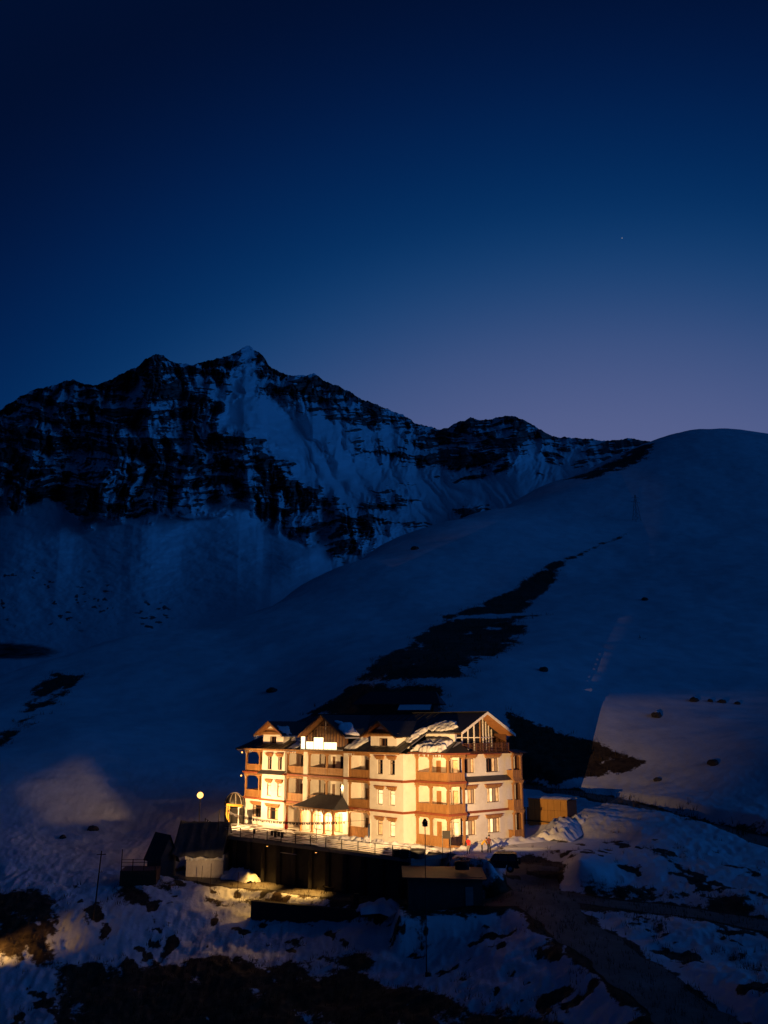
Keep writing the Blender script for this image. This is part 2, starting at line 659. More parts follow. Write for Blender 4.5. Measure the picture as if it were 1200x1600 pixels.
# bare patches: (outline on the ground, strength, edge width in metres, streak direction stretch)
PATCHES = [
    ([(978, 832), (930, 852), (850, 890), (770, 932), (700, 968), (690, 962), (810, 958), (858, 915), (880, 882), (930, 850)], 1.12, 6, 0),
    ([(690, 968), (620, 1012), (560, 1056), (600, 1064), (740, 1066), (752, 1045), (805, 1010), (826, 968), (856, 966), (820, 962)], .96, 6, 0),
    ([(545, 1072), (520, 1092), (480, 1112), (530, 1125), (700, 1120), (690, 1076), (600, 1068)], 1.0, 5, 0),
    ([(1025, 692), (990, 702), (950, 722), (905, 742), (880, 752), (920, 752), (980, 728), (1010, 718)], 0.9, 12, 0),
    ([(790, 1120), (850, 1140), (890, 1152), (930, 1166), (1012, 1192), (985, 1206), (940, 1216), (900, 1222), (870, 1226), (845, 1215), (790, 1210)], 1.05, 2.5, 0),
    ([(790, 1205), (840, 1200), (850, 1230), (800, 1245)], 0.6, 3, 0),
    ([(80, 1630), (95, 1510), (190, 1508), (330, 1498), (430, 1512), (520, 1492), (575, 1492), (612, 1545), (700, 1552), (790, 1575), (900, 1610), (600, 1660)], 0.85, 2.2, 1),
    ([(-60, 1400), (90, 1395), (112, 1440), (100, 1470), (70, 1510), (-60, 1515)], 0.84, 4, 1),
    ([(175, 1390), (255, 1372), (300, 1385), (240, 1420), (150, 1450), (90, 1500), (60, 1500), (110, 1440)], 0.55, 2.5, 1),
    ([(310, 1405), (400, 1400), (560, 1412), (600, 1440), (480, 1440), (380, 1425), (320, 1430)], 0.7, 2, 0),
    ([(600, 1400), (680, 1385), (760, 1400), (860, 1390), (900, 1440), (870, 1445), (800, 1425), (640, 1440)], 0.75, 2, 0),
    ([(640, 1450), (700, 1440), (720, 1470), (660, 1490)], 0.4, 2, 0),
    ([(840, 1400), (905, 1370), (1000, 1385), (1200, 1410), (1200, 1470), (1080, 1440), (900, 1425)], 0.6, 2.5, 0),
    ([(860, 1430), (900, 1480), (1050, 1560), (1110, 1610), (1010, 1610), (900, 1530), (800, 1460)], 0.5, 2.5, 0),
    ([(985, 1425), (1010, 1430), (985, 1480), (965, 1475)], 0.55, 1.2, 0),
    ([(1035, 1430), (1060, 1435), (1030, 1470), (1005, 1470)], 0.55, 1.2, 0),
    ([(1100, 1490), (1200, 1480), (1210, 1530), (1140, 1520)], 0.45, 2, 0),
    ([(880, 1240), (960, 1255), (1060, 1285), (1200, 1320), (1210, 1290), (1060, 1262), (960, 1238)], 0.55, 4, 0),
    ([(1000, 1330), (1100, 1325), (1180, 1345), (1080, 1365), (980, 1360)], 0.38, 3, 1),
    ([(-100, 1075), (70, 1050), (150, 1058), (130, 1068), (-100, 1085)], 0.5, 4, 0),
    ([(985, 994), (1015, 990), (1015, 1002), (990, 1001)], 0.6, 3, 0),
    ([(1070, 1092), (1160, 1096), (1160, 1102), (1075, 1100)], 0.5, 3, 0),
    ([(500, 1330), (760, 1350), (780, 1400), (500, 1390)], 0.9, 3, 0),
]
earth = np.zeros_like(GX)
n1 = fbm(GX / 5, GY / 5, 4)
n2 = fbm(GX / 22 + GZ / 40, GY / 30, 4)
n3 = fbm((GX * 0.8 + GY * 0.6) / 2.2, (GY * 0.8 - GX * 0.6) / 9, 4)
n4 = fbm(GX / 15, GZ / 3.5, 4)                               # contour streaks on the hill
rfar = sstep(130, 200, GR)
n5 = fbm(GX / 3.5, GY / 6, 4)
for pts, strength, ew, streak in PATCHES:
    pl = gpoly(pts)
    arr = np.array(pl)
    m = (GX > arr[:, 0].min() - 25) & (GX < arr[:, 0].max() + 25) & (GY > arr[:, 1].min() - 40) & (GY < arr[:, 1].max() + 40)
    sd = in_poly(GX[m], GY[m], pl)
    base = sstep(-ew, ew, sd)
    nn = np.where(rfar[m] > 0.5, 0.62 * n4[m] + 0.30 * n2[m] + .45 * n5[m], (n3[m] if streak else n1[m]) * 0.7 + 0.2 * n2[m])
    earth[m] = np.maximum(earth[m], base * (strength + 0.75 * nn) * (base > 0.01))
# stray wind-blown spots
near = 1 - sstep(110, 135, GR)
earth = np.maximum(earth, near * (0.75 * n1 + 0.9 * n3 + .6 * fbm(GX / 1.6, GY / 1.6, 3) - 0.05))
earth = np.maximum(earth, (1 - near) * sstep(0.62, 0.95, fbm(GX / 6.5, GY / 9, 3)) * 0.42 * sstep(-0.1, 0.4, n2))
for nm, (pl, hw) in ROADS.items():
    m = (GX > pl[:, 0].min() - 6) & (GX < pl[:, 0].max() + 6) & (GY > pl[:, 1].min() - 6) & (GY < pl[:, 1].max() + 6)
    d, _z = seg_near(GX[m], GY[m], pl[::2])
    earth[m] = np.maximum(earth[m], (1 - sstep(hw - 0.4, hw + 1.6, d + 1.2 * n1[m])) * 0.9)
# the yard in front of the doors and around the parked car is trodden
earth = np.clip(earth, 0, 1)
ground = grid_mesh('ground', GX, GY, GZ, GROUND_MAT, [('earth', earth)])
tag(ground, 'snow covered hillside with bare earth patches around the lodge', kind='structure')
# ------------------------------------------------------------------ roads
ROAD_MAT = material('wet_dirt_road', (0.072, 0.060, 0.047), 0.55, 0.45, 0.7, bump=0.05, bscale=3, spec=0.4, dirt=(0.35, 0.34, 0.34), dirt_amt=0.25)
for nm, (pl, hw) in ROADS.items():
    rows = []
    for i, p in enumerate(pl):
        d = pl[min(i + 1, len(pl) - 1)] - pl[max(i - 1, 0)]
        nx, ny = -d[1], d[0]
        L = math.hypot(nx, ny)
        wob = 1 + 0.12 * math.sin(i * 0.7) + 0.06 * math.sin(i * 1.9)
        rows.append([(p[0] + nx / L * hw * s * wob, p[1] + ny / L * hw * s * wob) for s in np.linspace(-1, 1, 7)])
    A = np.array(rows)
    zz = height(A[..., 0], A[..., 1]) + 0.05 + {'lower_road': 0.0, 'junction_road': 0.012, 'side_road': 0.006, 'upper_road': 0.0}[nm]
    o = grid_mesh(nm, A[..., 0], A[..., 1], zz, ROAD_MAT)
    tag(o, {'lower_road': 'lamplit dirt road below the terrace', 'junction_road': 'dark road winding from the yard to the bottom right', 'side_road': 'dark branch road leaving to the right edge',
            'upper_road': 'dark upper road cut across the slope behind the lodge'}[nm], kind='structure')

# ------------------------------------------------------------------ the far mountain
SKYLINE = [(-260, 720), (-120, 680), (-40, 655), (0, 641), (30, 622), (60, 606), (90, 600), (115, 593), (135, 602), (150, 602), (180, 590), (212, 576), (226, 561), (240, 554), (256, 556), (270, 566),
           (284, 569), (300, 572), (318, 566), (340, 560), (360, 553), (374, 546), (385, 540), (398, 547), (412, 558), (420, 572), (432, 580), (455, 586), (478, 588), (490, 583), (504, 594),
           (530, 605), (552, 616), (570, 626), (590, 632), (610, 642), (630, 648), (648, 661), (672, 668), (688, 672), (700, 668), (716, 660), (735, 653), (752, 657), (770, 654), (790, 651), (806, 650),
           (822, 659), (838, 668), (856, 678), (875, 684), (900, 684), (930, 688), (955, 690), (980, 684), (1005, 688), (1020, 690), (1060, 704), (1150, 720), (1300, 735), (1460, 760)]
BASE = [(-260, 1130), (-60, 1090), (0, 1075), (150, 1030), (300, 1000), (430, 950), (530, 905), (640, 868), (760, 830), (900, 762), (1020, 715), (1150, 760), (1460, 800)]
CLIFF = [(-260, 860), (0, 786), (60, 790), (118, 800), (150, 812), (235, 808), (300, 800), (380, 795), (430, 825), (480, 848), (520, 872), (560, 860), (566, 815), (520, 772), (470, 742), (436, 722),
         (415, 690), (388, 672), (352, 664), (345, 630), (300, 600), (270, 575), (240, 560), (150, 605), (60, 612), (0, 645), (-260, 725)]


def ang(px, py):
    d = ray(px, py)
    return math.atan2(d[0], d[1]), d[2] / math.hypot(d[0], d[1])


def curve(pts):
    A = np.array([ang(*p) for p in pts])
    o = np.argsort(A[:, 0])
    return A[o, 0], A[o, 1]


na, nt = 1050, 620
MA = np.linspace(ang(-200, 700)[0], ang(1400, 700)[0], na)
eS = np.interp(MA, *curve(SKYLINE))
eB = np.interp(MA, *curve(BASE)) - 0.012
k = np.hanning(41)
k /= k.sum()
eB = np.convolve(np.pad(eB, 20, mode='edge'), k, 'valid')
PXA = np.interp(MA, *[v for v in (np.array([ang(p, 700)[0] for p in range(-300, 1501, 10)]), np.arange(-300, 1501, 10))])
rocky = np.interp(PXA, [-300, 0, 420, 560, 700, 830, 1000, 1400], [1, 1, 1, .9, .8, .9, .7, .3])
eSs = eS.copy()
eS = eS + rocky * (0.0022 * fbm(MA * 90, MA * 0 + 3.3, 4) + 0.0016 * np.abs(noise2(MA * 330, MA * 0 + 1.7)))
T = np.linspace(0, 1, nt)[:, None]
E_ = eB[None] + (eSs - eB)[None] * T + (eS - eSs)[None] * T ** 14
AA = np.broadcast_to(MA[None], E_.shape)
AX = PXA[None] / 100.0 + 0 * T                              # angular coordinates in units of 100 picture columns
EV = E_ * 14.0                                              # the same unit upwards
cl = in_poly(AA.ravel() * 14, EV.ravel(), [(a * 14, e * 14) for a, e in (ang(*p) for p in CLIFF)]).reshape(E_.shape)
warp = 0.22 * fbm(AX * 0.9, EV * 0.9, 4)
dens_cl = sstep(-0.10, 0.12, cl + 0.17 * fbm(AX * 1.7, EV * 2.2, 4))
dtop = (eS[None] - E_) * 14
dens_top = (1 - sstep(0.10, 0.75, dtop + 0.30 * fbm(AX * 2.2, EV * 2.2, 3))) * 0.72 * sstep(-3, -1.5, -AX + 8.8)


def blob(px, py, rx, ry, amt):
    a, e = ang(px, py)
    u = AX - px / 100.0
    return amt * np.exp(-((u / (rx / 100)) ** 2 + ((EV - e * 14) / (ry / 100)) ** 2))


dens_b = sum([blob(730, 722, 75, 26, .95), blob(800, 690, 50, 16, .6), blob(610, 782, 40, 26, .62), blob(560, 830, 40, 45, .8), blob(735, 800, 28, 18, .75), blob(600, 640, 60, 25, .5), blob(500, 620, 70, 25, .55),
              blob(450, 600, 60, 30, .6), blob(620, 700, 60, 30, .35), blob(870, 705, 80, 14, .45), blob(640, 825, 50, 12, .4), blob(850, 740, 30, 18, .4), blob(560, 690, 60, 30, .25)])
dens = np.clip(np.maximum(np.maximum(dens_cl * 0.64, dens_top), dens_b), 0, 1)
# strata: wavy beds that dip gently, cut by gullies
tilt = 0.10 * np.sin(AX * 0.7 + 0.5)
S = EV + warp * 0.6 + tilt - 0.06 * (AX - 7.2) * sstep(5.5, 6.5, AX)
beds = fbm(AX * 0.5, S * 6.0, 5, gain=0.66) * 0.9 + 0.75 * noise2(AX * 1.3, S * 19) + 0.65 * noise2(AX * 2.6, S * 41) + .25 * noise2(AX * 6, S * 60)
gull = fbm(AX * 4.2 + warp * 3.5, EV * 0.9, 4, gain=0.6) + 0.35 * fbm(AX * 13 + warp * 6, EV * 2.0, 3)
crag = fbm(AX * 6 + warp * 2, EV * 8, 5, gain=.62)
rock = sstep(-0.20, 0.30, beds * 0.85 + crag * 0.55 - gull * 0.5 + (dens - 0.585) * 2.1)
rock = rock * sstep(0.06, 0.2, dens)
rough = np.clip(dens * 1.25, 0.0, 1)
# each bed of rock stands steep, the ledges between lie back
R0 = np.interp(PXA, [-300, 0, 430, 640, 900, 1400], [430, 430, 560, 800, 1100, 1300])
RT = np.interp(PXA, [-300, 0, 240, 385, 480, 700, 800, 1020, 1400], [1500, 1500, 1450, 1620, 1750, 2250, 2200, 2400, 2400])
lie = 0.16 + 1.0 * (1 - rock) + 0.9 * np.exp(-((T - 0.0) / 0.25) ** 2)
cum = np.cumsum(lie, 0)
_cp = np.pad(cum, ((45, 45), (0, 0)), mode='reflect', reflect_type='odd')
_cs = np.vstack([np.zeros((1, na)), np.cumsum(_cp, 0)])
hp = cum - (_cs[91:] - _cs[:-91])[:nt] / 91.0              # only the local steps, nothing carried down the slope
MR = R0[None] + (RT - R0)[None] * (T ** 0.92 + 1.15 * hp * sstep(.12, .45, dens) / nt)
env = np.minimum(1, T * 5)
MR = MR + env * (rough * (95 * fbm(AX * 1.5 + warp, EV * 0.55, 3) - 55 * ridged(AX * 3.4 + warp * 3, EV * 1.2, 4) + 26 * gull - 16 * rock + 10 * fbm(AX * 16, EV * 22, 3)))
MR = MR + env * (1 - rough) * ((12 + 70 * sstep(3.2, 5.0, AX)) * fbm(AX * 0.9 + 5, EV * 0.7, 2) + (34 * ridged(AX * 2.4 + warp * 2.5 + EV * 1.6, EV * 0.5, 2)) * sstep(3.4, 4.4, AX) * sstep(0.0, 0.4, EV - ang(480, 850)[1] * 14 + (AX > 5.2) * 2.0) + 4 * fbm(AX * 4, EV * 8, 4))
MX, MY = MR * np.sin(AA), MR * np.cos(AA)
MZ = CAM_H + MR * E_
# back side
nb = 12
bk = np.linspace(1, nb, nb)[:, None] / nb
BX = MX[-1:] * (1 + 0.35 * bk)
BY = MY[-1:] * (1 + 0.35 * bk)
BZ = MZ[-1:] * (1 - 0.55 * bk)
MX, MY, MZ = np.vstack([MX, BX]), np.vstack([MY, BY]), np.vstack([MZ, BZ])
# boulder speckle on the lower snow apron
spots = sstep(0.30, 0.50, fbm(AX * 9, EV * 17, 3)) * blob(90, 935, 190, 55, 1.0) * sstep(-.15, .25, fbm(AX * 2, EV * 4, 2))
spots = np.maximum(spots, blob(40, 1018, 80, 12, 1.2))
spots = np.maximum(spots, sstep(0.2, 0.45, fbm(AX * 6, EV * 14, 3)) * blob(255, 960, 32, 26, 1.1))  # boulders and the tower-like shadow over them, both put into the rock tone
rock_all = np.vstack([np.maximum(rock, np.clip(spots, 0, 1)), np.repeat(rock[-1:], nb, 0)])

m = bpy.data.materials.new('rock_and_snow')
m.use_nodes = True
n, l = m.node_tree.nodes, m.node_tree.links
b = n['Principled BSDF']
at = n.new('ShaderNodeAttribute')
at.attribute_name = 'rock'
tc_ = n.new('ShaderNodeTexCoord')
nz = n.new('ShaderNodeTexNoise')
nz.inputs['Scale'].default_value = 0.06
nz.inputs['Detail'].default_value = 7
nz.inputs['Roughness'].default_value = 0.72
l.new(tc_.outputs['Object'], nz.inputs[0])
ma = n.new('ShaderNodeMath')
ma.operation = 'MULTIPLY_ADD'
ma.inputs[1].default_value = 0.7
l.new(nz.outputs[0], ma.inputs[0])
l.new(at.outputs['Fac'], ma.inputs[2])
mr = n.new('ShaderNodeMapRange')
mr.interpolation_type = 'SMOOTHSTEP'
mr.inputs[1].default_value, mr.inputs[2].default_value = 0.66, 1.05
l.new(ma.outputs[0], mr.inputs[0])
mx = n.new('ShaderNodeMix')
mx.data_type = 'RGBA'
mx.inputs['A'].default_value = (0.78, 0.80, 0.83, 1)
l.new(mr.outputs[0], mx.inputs['Factor'])
nr_ = n.new('ShaderNodeTexNoise')
nr_.inputs['Scale'].default_value = 0.03
nr_.inputs['Detail'].default_value = 6
l.new(tc_.outputs['Object'], nr_.inputs[0])
rk = n.new('ShaderNodeMix')
rk.data_type = 'RGBA'
rk.inputs['A'].default_value = (0.018, 0.016, 0.015, 1)
rk.inputs['B'].default_value = (0.34, 0.32, 0.31, 1)
l.new(nr_.outputs[0], rk.inputs['Factor'])
l.new(rk.outputs['Result'], mx.inputs['B'])
l.new(mx.outputs['Result'], b.inputs['Base Color'])
b.inputs['Roughness'].default_value = 0.85
b.inputs['Specular IOR Level'].default_value = 0.1
strata = np.clip(.5 + .55 * noise2(AX * 1.7 + 40, S * 30) + .45 * noise2(AX * 4 + 9, S * 64) + .3 * crag, 0, 1)
strata = np.vstack([strata, np.repeat(strata[-1:], nb, 0)])
as_ = n.new('ShaderNodeAttribute')
as_.attribute_name = 'strata'
mm_ = n.new('ShaderNodeMath')
mm_.operation = 'MULTIPLY'
l.new(as_.outputs['Fac'], mm_.inputs[0])
l.new(nr_.outputs[0], mm_.inputs[1])
l.new(mm_.outputs[0], rk.inputs['Factor'])
mountain = grid_mesh('mountain', MX, MY, MZ, m, [('rock', rock_all), ('strata', strata)])
tag(mountain, 'far rocky mountain with dark strata and snow gullies', kind='structure')
# ------------------------------------------------------------------ materials of the lodge
PLASTER = material('white_plaster', (0.78, 0.745, 0.69), 0.85, 0.08, 0.9, bump=0.01, bscale=14, spec=0.15, dirt=(0.48, 0.42, 0.35), dirt_amt=0.48)
WOOD = material('honey_timber', (0.34, 0.175, 0.066), 0.55, 0.30, 2.2, bump=0.006, bscale=24, stretch=(1, 1, 0.25), dirt=(0.22, 0.09, 0.03), dirt_amt=0.4)
WOOD_D = material('dark_timber', (0.10, 0.042, 0.018), 0.6, 0.35, 2.0, bump=0.006, bscale=20)
BAND = material('red_brown_band', (0.24, 0.065, 0.028), 0.6, 0.25, 1.6)
ROOF = material('dark_sheet_roof', (0.020, 0.020, 0.022), 0.5, 0.35, 0.8, bump=0.012, bscale=5, stretch=(3, 0.4, 1), spec=0.4)
SLATE = material('slate_pent', (0.055, 0.055, 0.065), 0.6, 0.3, 2.0, bump=0.01, bscale=10)
SOFFIT = material('soffit_boards', (0.34, 0.15, 0.055), 0.6, 0.25, 1.5, stretch=(0.3, 3, 1))
WHITE_TRIM = material('white_trim', (0.70, 0.66, 0.60), 0.6, 0.08, 3.0)
DARK_GLASS = material('dark_window_glass', (0.012, 0.012, 0.015), 0.08, 0.2, 1.0, spec=0.6)
LIT = glow_material('lit_window', (1.0, 0.70, 0.34), 1.25, 0.35, 1.3)
LIT_DIM = glow_material('lit_curtain', (1.0, 0.58, 0.22), 0.50, 0.5, 2.5)
CURTAIN = material('beige_curtain', (0.45, 0.36, 0.27), 0.9, 0.2, 3.0, stretch=(5, 5, 0.3))
CONCRETE = material('grey_concrete', (0.20, 0.19, 0.18), 0.85, 0.25, 1.2, bump=0.02, bscale=8)
METAL_D = material('dark_metal', (0.025, 0.025, 0.027), 0.45, 0.2, 4.0, metal=0.5)
SNOW = material('packed_snow', (0.80, 0.80, 0.82), 0.7, 0.07, 1.2, bump=0.05, bscale=4, spec=0.2, dirt=(0.55, 0.53, 0.52), dirt_amt=0.35)
TILE = material('pale_stone_floor', (0.45, 0.42, 0.38), 0.5, 0.15, 1.5)

lodge = empty('mountain_lodge', (*LODGE_O, 0.0), -TH, 'three storey white mountain lodge with timber balconies, gabled dormers and dark roof', 'lodge')
Z1, Z2, Z3 = 3.55, 7.10, 10.40
FLOORS = [0.0, Z1, Z2]


def fm(y):
    return lambda u, d, w: (u, y + d, w)


def rm(x):
    return lambda u, d, w: (x - d, u, w)


class LB(MB):
    """boxes in wall coordinates: u along the wall, d depth (negative = towards the viewer), w up"""

    def __init__(s, mp):
        super().__init__()
        s.mp = mp

    def b(s, u0, u1, d0, d1, w0, w1):
        a, c = s.mp(u0, d0, w0), s.mp(u1, d1, w1)
        return s.box(min(a[0], c[0]), max(a[0], c[0]), min(a[1], c[1]), max(a[1], c[1]), w0, w1)


def wall(mp, u0, u1, w0, w1, holes=(), th=0.3, name='wall', mat=None, parent=None):
    """wall panel with rectangular openings, one mesh"""
    m = LB(mp)
    us = sorted({u0, u1, *[h[0] for h in holes], *[h[1] for h in holes]})
    for a, c in zip(us[:-1], us[1:]):
        cuts = sorted([(h[2], h[3]) for h in holes if h[0] <= a + 1e-6 and h[1] >= c - 1e-6])
        z = w0
        for h0, h1 in cuts:
            if h0 > z:
                m.b(a, c, 0, th, z, h0)
            z = h1
        if z < w1:
            m.b(a, c, 0, th, z, w1)
    return m.build(name, mat or PLASTER, parent or lodge)


def window(mp, u0, u1, w0, w1, lit=None, panes=2, curtain=None, transom=True, parent=None, rec=0.16):
    fr = LB(mp)
    t = 0.07
    fr.b(u0, u1, rec - 0.05, rec + 0.05, w0, w0 + t)
    fr.b(u0, u1, rec - 0.05, rec + 0.05, w1 - t, w1)
    fr.b(u0, u0 + t, rec - 0.05, rec + 0.05, w0 + t, w1 - t)
    fr.b(u1 - t, u1, rec - 0.05, rec + 0.05, w0 + t, w1 - t)
    for k in range(1, panes):
        c = u0 + (u1 - u0) * k / panes
        fr.b(c - 0.03, c + 0.03, rec - 0.045, rec + 0.045, w0 + t, w1 - t)
    wt = w1 - (w1 - w0) * 0.24
    if transom:
        fr.b(u0 + t, u1 - t, rec - 0.04, rec + 0.04, wt - 0.03, wt + 0.03)
    f = fr.build('window', WOOD_D, parent or lodge)
    for k in range(panes):
        a = u0 + (u1 - u0) * k / panes
        c = u0 + (u1 - u0) * (k + 1) / panes
        p = LB(mp)
        p.b(a + 0.02, c - 0.02, rec + 0.005, rec + 0.02, w0 + 0.03, w1 - 0.03)
        mt = DARK_GLASS
        if lit:
            mt = lit[k % len(lit)] or DARK_GLASS
        p.build('pane', mt, f)
    if curtain:
        for a, c in curtain:
            q = LB(mp)
            n = max(3, int((c - a) / 0.12))
            for i in range(n):
                q.b(a + (c - a) * i / n, a + (c - a) * (i + 0.9) / n, rec - 0.012 - 0.012 * (i % 2), rec - 0.002, w0 + t, w1 - t)
            q.build('curtain', CURTAIN, f)
    s = LB(mp)
    s.b(u0 - 0.1, u1 + 0.1, -0.09, rec - 0.06, w0 - 0.10, w0 - 0.003)
    s.build('sill', WHITE_TRIM, f)
    return f


def lintel(mp, u0, u1, w, parent=None):
    """stepped carved lintel with a row of little beam ends"""
    m = LB(mp)
    m.b(u0 - 0.18, u1 + 0.18, -0.10, -0.003, w + 0.02, w + 0.14)
    m.b(u0 - 0.34, u1 + 0.34, -0.20, -0.004, w + 0.30, w + 0.42)
    m.b(u0 - 0.28, u1 + 0.28, -0.13, -0.005, w + 0.14, w + 0.30)
    n = max(3, int((u1 - u0 + 0.5) / 0.24))
    for i in range(n):
        c = u0 - 0.24 + (u1 - u0 + 0.48) * i / (n - 1)
        m.b(c - 0.055, c + 0.055, -0.23, -0.131, w + 0.17, w + 0.28)
    o = m.build('lintel', WOOD, parent or lodge)
    c = LB(mp)
    c.b(u0 - 0.42, u1 + 0.42, -0.30, -0.006, w + 0.42, w + 0.50)
    c.build('cap', BAND, o)
    return o


def dentil_beam(mp, u0, u1, w0, w1, dep=0.16, name='carved_beam', mat=None, parent=None):
    m = LB(mp)
    h = w1 - w0
    m.b(u0, u1, -dep, 0.14, w0, w0 + h * 0.42)
    m.b(u0, u1, -dep * 0.6, 0.13, w0 + h * 0.42, w1 - h * 0.25)
    m.b(u0, u1, -dep * 1.4, 0.14, w1 - h * 0.25, w1)
    n = max(3, int((u1 - u0) / 0.32))
    for i in range(n):
        c = u0 + (u1 - u0) * (i + 0.5) / n
        m.b(c - 0.07, c + 0.07, -dep * 1.25, -dep * 0.6, w0 + h * 0.46, w1 - h * 0.28)
    return m.build(name, mat or WOOD, parent or lodge)


def railing(mp, u0, u1, w0, h=1.0, name='balcony_railing', mat=None, parent=None, d=0.0):
    """boarded parapet: rails, boards with gaps, raised battens"""
    m = LB(mp)
    m.b(u0, u1, d - 0.10, d + 0.08, w0 + h - 0.09, w0 + h)
    m.b(u0, u1, d - 0.07, d + 0.06, w0, w0 + 0.12)
    m.b(u0, u1, d - 0.02, d + 0.02, w0 + 0.12, w0 + h - 0.09)
    n = max(2, int((u1 - u0) / 0.34))
    for i in range(n):
        c = u0 + (u1 - u0) * (i + 0.5) / n
        m.b(c - 0.06, c + 0.06, d - 0.05, d - 0.021, w0 + 0.16, w0 + h - 0.13)
    return m.build(name, mat or WOOD, parent or lodge)


def brackets(mp, u0, u1, w1, s=0.55, name='arch_bracket', parent=None, dep=0.1):
    """corner brackets that round the top of an opening: one per corner"""
    for side in (0, 1):
        m = LB(mp)
        n = 5
        for i in range(n):
            a = s * i / n
            hgt = s * (1 - math.sqrt(max(0, 1 - (1 - (i + 0.5) / n) ** 2))) * 1.0
            hgt = max(hgt, 0.02)
            ua, ub = (u0 + a, u0 + a + s / n) if side == 0 else (u1 - a - s / n, u1 - a)
            m.b(ua, ub, -0.02, dep, w1 - hgt, w1)
        m.build(name, WOOD, parent or lodge)


def post(x, y, w0, w1, r=0.13, mat=None, name='post', parent=None):
    m = MB()
    m.box(x - r, x + r, y - r, y + r, w0, w1)
    m.box(x - r * 1.5, x + r * 1.5, y - r * 1.5, y + r * 1.5, w0, w0 + 0.12)
    m.box(x - r * 1.7, x + r * 1.7, y - r * 1.5, y + r * 1.5, w1 - 0.22, w1 - 0.003)
    return m.build(name, mat or WOOD, parent or lodge)


# ------------------------------------------------------------------ shell: closed core behind the loggias, back and left walls
FR = fm(0.0)
wall(fm(16.3), -34, 4.5, 0, Z3, th=0.3)
wall(rm(-33.7), 3.0, 16.3, 0, Z3, th=0.3, name='wall')
# ground floor of the open corner
wall(FR, -34, -29.0, 0, Z1 - 0.13, [(-31.7, -29.5, 1.0, 2.65)])
window(FR, -31.7, -29.5, 1.0, 2.65, panes=3, curtain=[(-31.6, -31.0)])
lintel(FR, -31.7, -29.5, 2.65)
wall(rm(-33.7), 0.3, 3.0, 0, Z1 - 0.13)
for zf, zt in ((Z1, Z2), (Z2, Z3)):
    # corner loggia: floor, ceiling, inner walls, posts, railings
    fl = MB().box(-34, -29, 0.0, 3.0, zf - 0.12, zf + 0.12)
    fl.build('loggia_floor', WOOD, lodge)
    wall(fm(3.0), -33.7, -29.0, zf + 0.12, zt - 0.13, [(-31.6, -30.4, zf + 0.12, zf + 2.2)])
    dp = MB().box(-31.6, -30.4, 3.1, 3.16, zf + 0.12, zf + 2.2)
    dp.build('loggia_door', WOOD_D, lodge)
    wall(rm(-29.0 + 0.3), 0.3, 3.0, zf + 0.12, zt - 0.13)
    for x, y in ((-33.8, 0.15), (-30.35, 0.15), (-33.8, 2.8)):
        post(x, y, zf + 0.12, zt - 0.45)
    MB().box(-29.6, -29.02, 0.0, 0.28, zf + 0.12, zt - 0.45).build('pillar', PLASTER, lodge)
    railing(FR, -33.65, -29.6, zf + 0.12, d=0.15)
    m = LB(rm(-33.8))
    m.b(0.3, 2.7, -0.03, 0.03, zf + 0.12, zf + 1.12)
    m.build('balcony_railing', WOOD, lodge)
    dentil_beam(FR, -34, -29.0, zt - 0.45, zt - 0.10)
    m = LB(rm(-33.9))
    m.b(0.2, 3.0, -0.1, 0.12, zt - 0.45, zt - 0.10)
    m.build('carved_beam', WOOD, lodge)
    brackets(FR, -33.67, -30.5, zt - 0.45, 0.8)
    brackets(rm(-33.75), 0.3, 2.7, zt - 0.45, 0.7)
MB().box(-34, -29, 0, 3, Z3 - 0.12, Z3 + 0.05).build('loggia_ceiling', WOOD, lodge)

# projecting bay with pairs of narrow windows
BY0 = -0.35
BM = fm(BY0)
WX = [(-27.7, -26.76), (-25.23, -24.3)]
for fi, (zf, zt) in enumerate(((0.0, Z1), (Z1, Z2), (Z2, Z3))):
    if fi == 0:
        holes = [(-27.5, -24.9, 1.0, 2.6)]
    else:
        holes = [(a, c, zf + 0.55, zf + 2.30) for a, c in WX]
    wall(BM, -29.0, -23.6, zf + (0.13 if fi else 0), zt - 0.13, holes, th=0.35)
    for h in holes:
        if fi == 0:
            window(BM, *h, panes=3, lit=[None, None, LIT_DIM], curtain=[(-27.4, -26.9)])
        else:
            window(BM, *h, panes=1, lit=[LIT] if fi == 1 else None, curtain=[(h[0] + .06, h[0] + .30)] if fi == 2 else None)
        lintel(BM, h[0], h[1], h[3])
    for u0, u1, x in ((-29.0, -28.75, 0), (-23.85, -23.6, 0)):
        pass
    sd = MB().box(-23.9, -23.6, BY0 + 0.35, 0.9, zf + (0.13 if fi else 0), zt - 0.13)
    sd.build('wall', PLASTER, lodge)
m = MB().sheet([(-29.3, BY0 - 0.75, Z2 - 0.02), (-23.3, BY0 - 0.75, Z2 - 0.02), (-23.3, BY0 - 0.01, Z2 + 0.45), (-29.3, BY0 - 0.01, Z2 + 0.45)], 0.08)
m.build('pent_roof', SLATE, lodge)


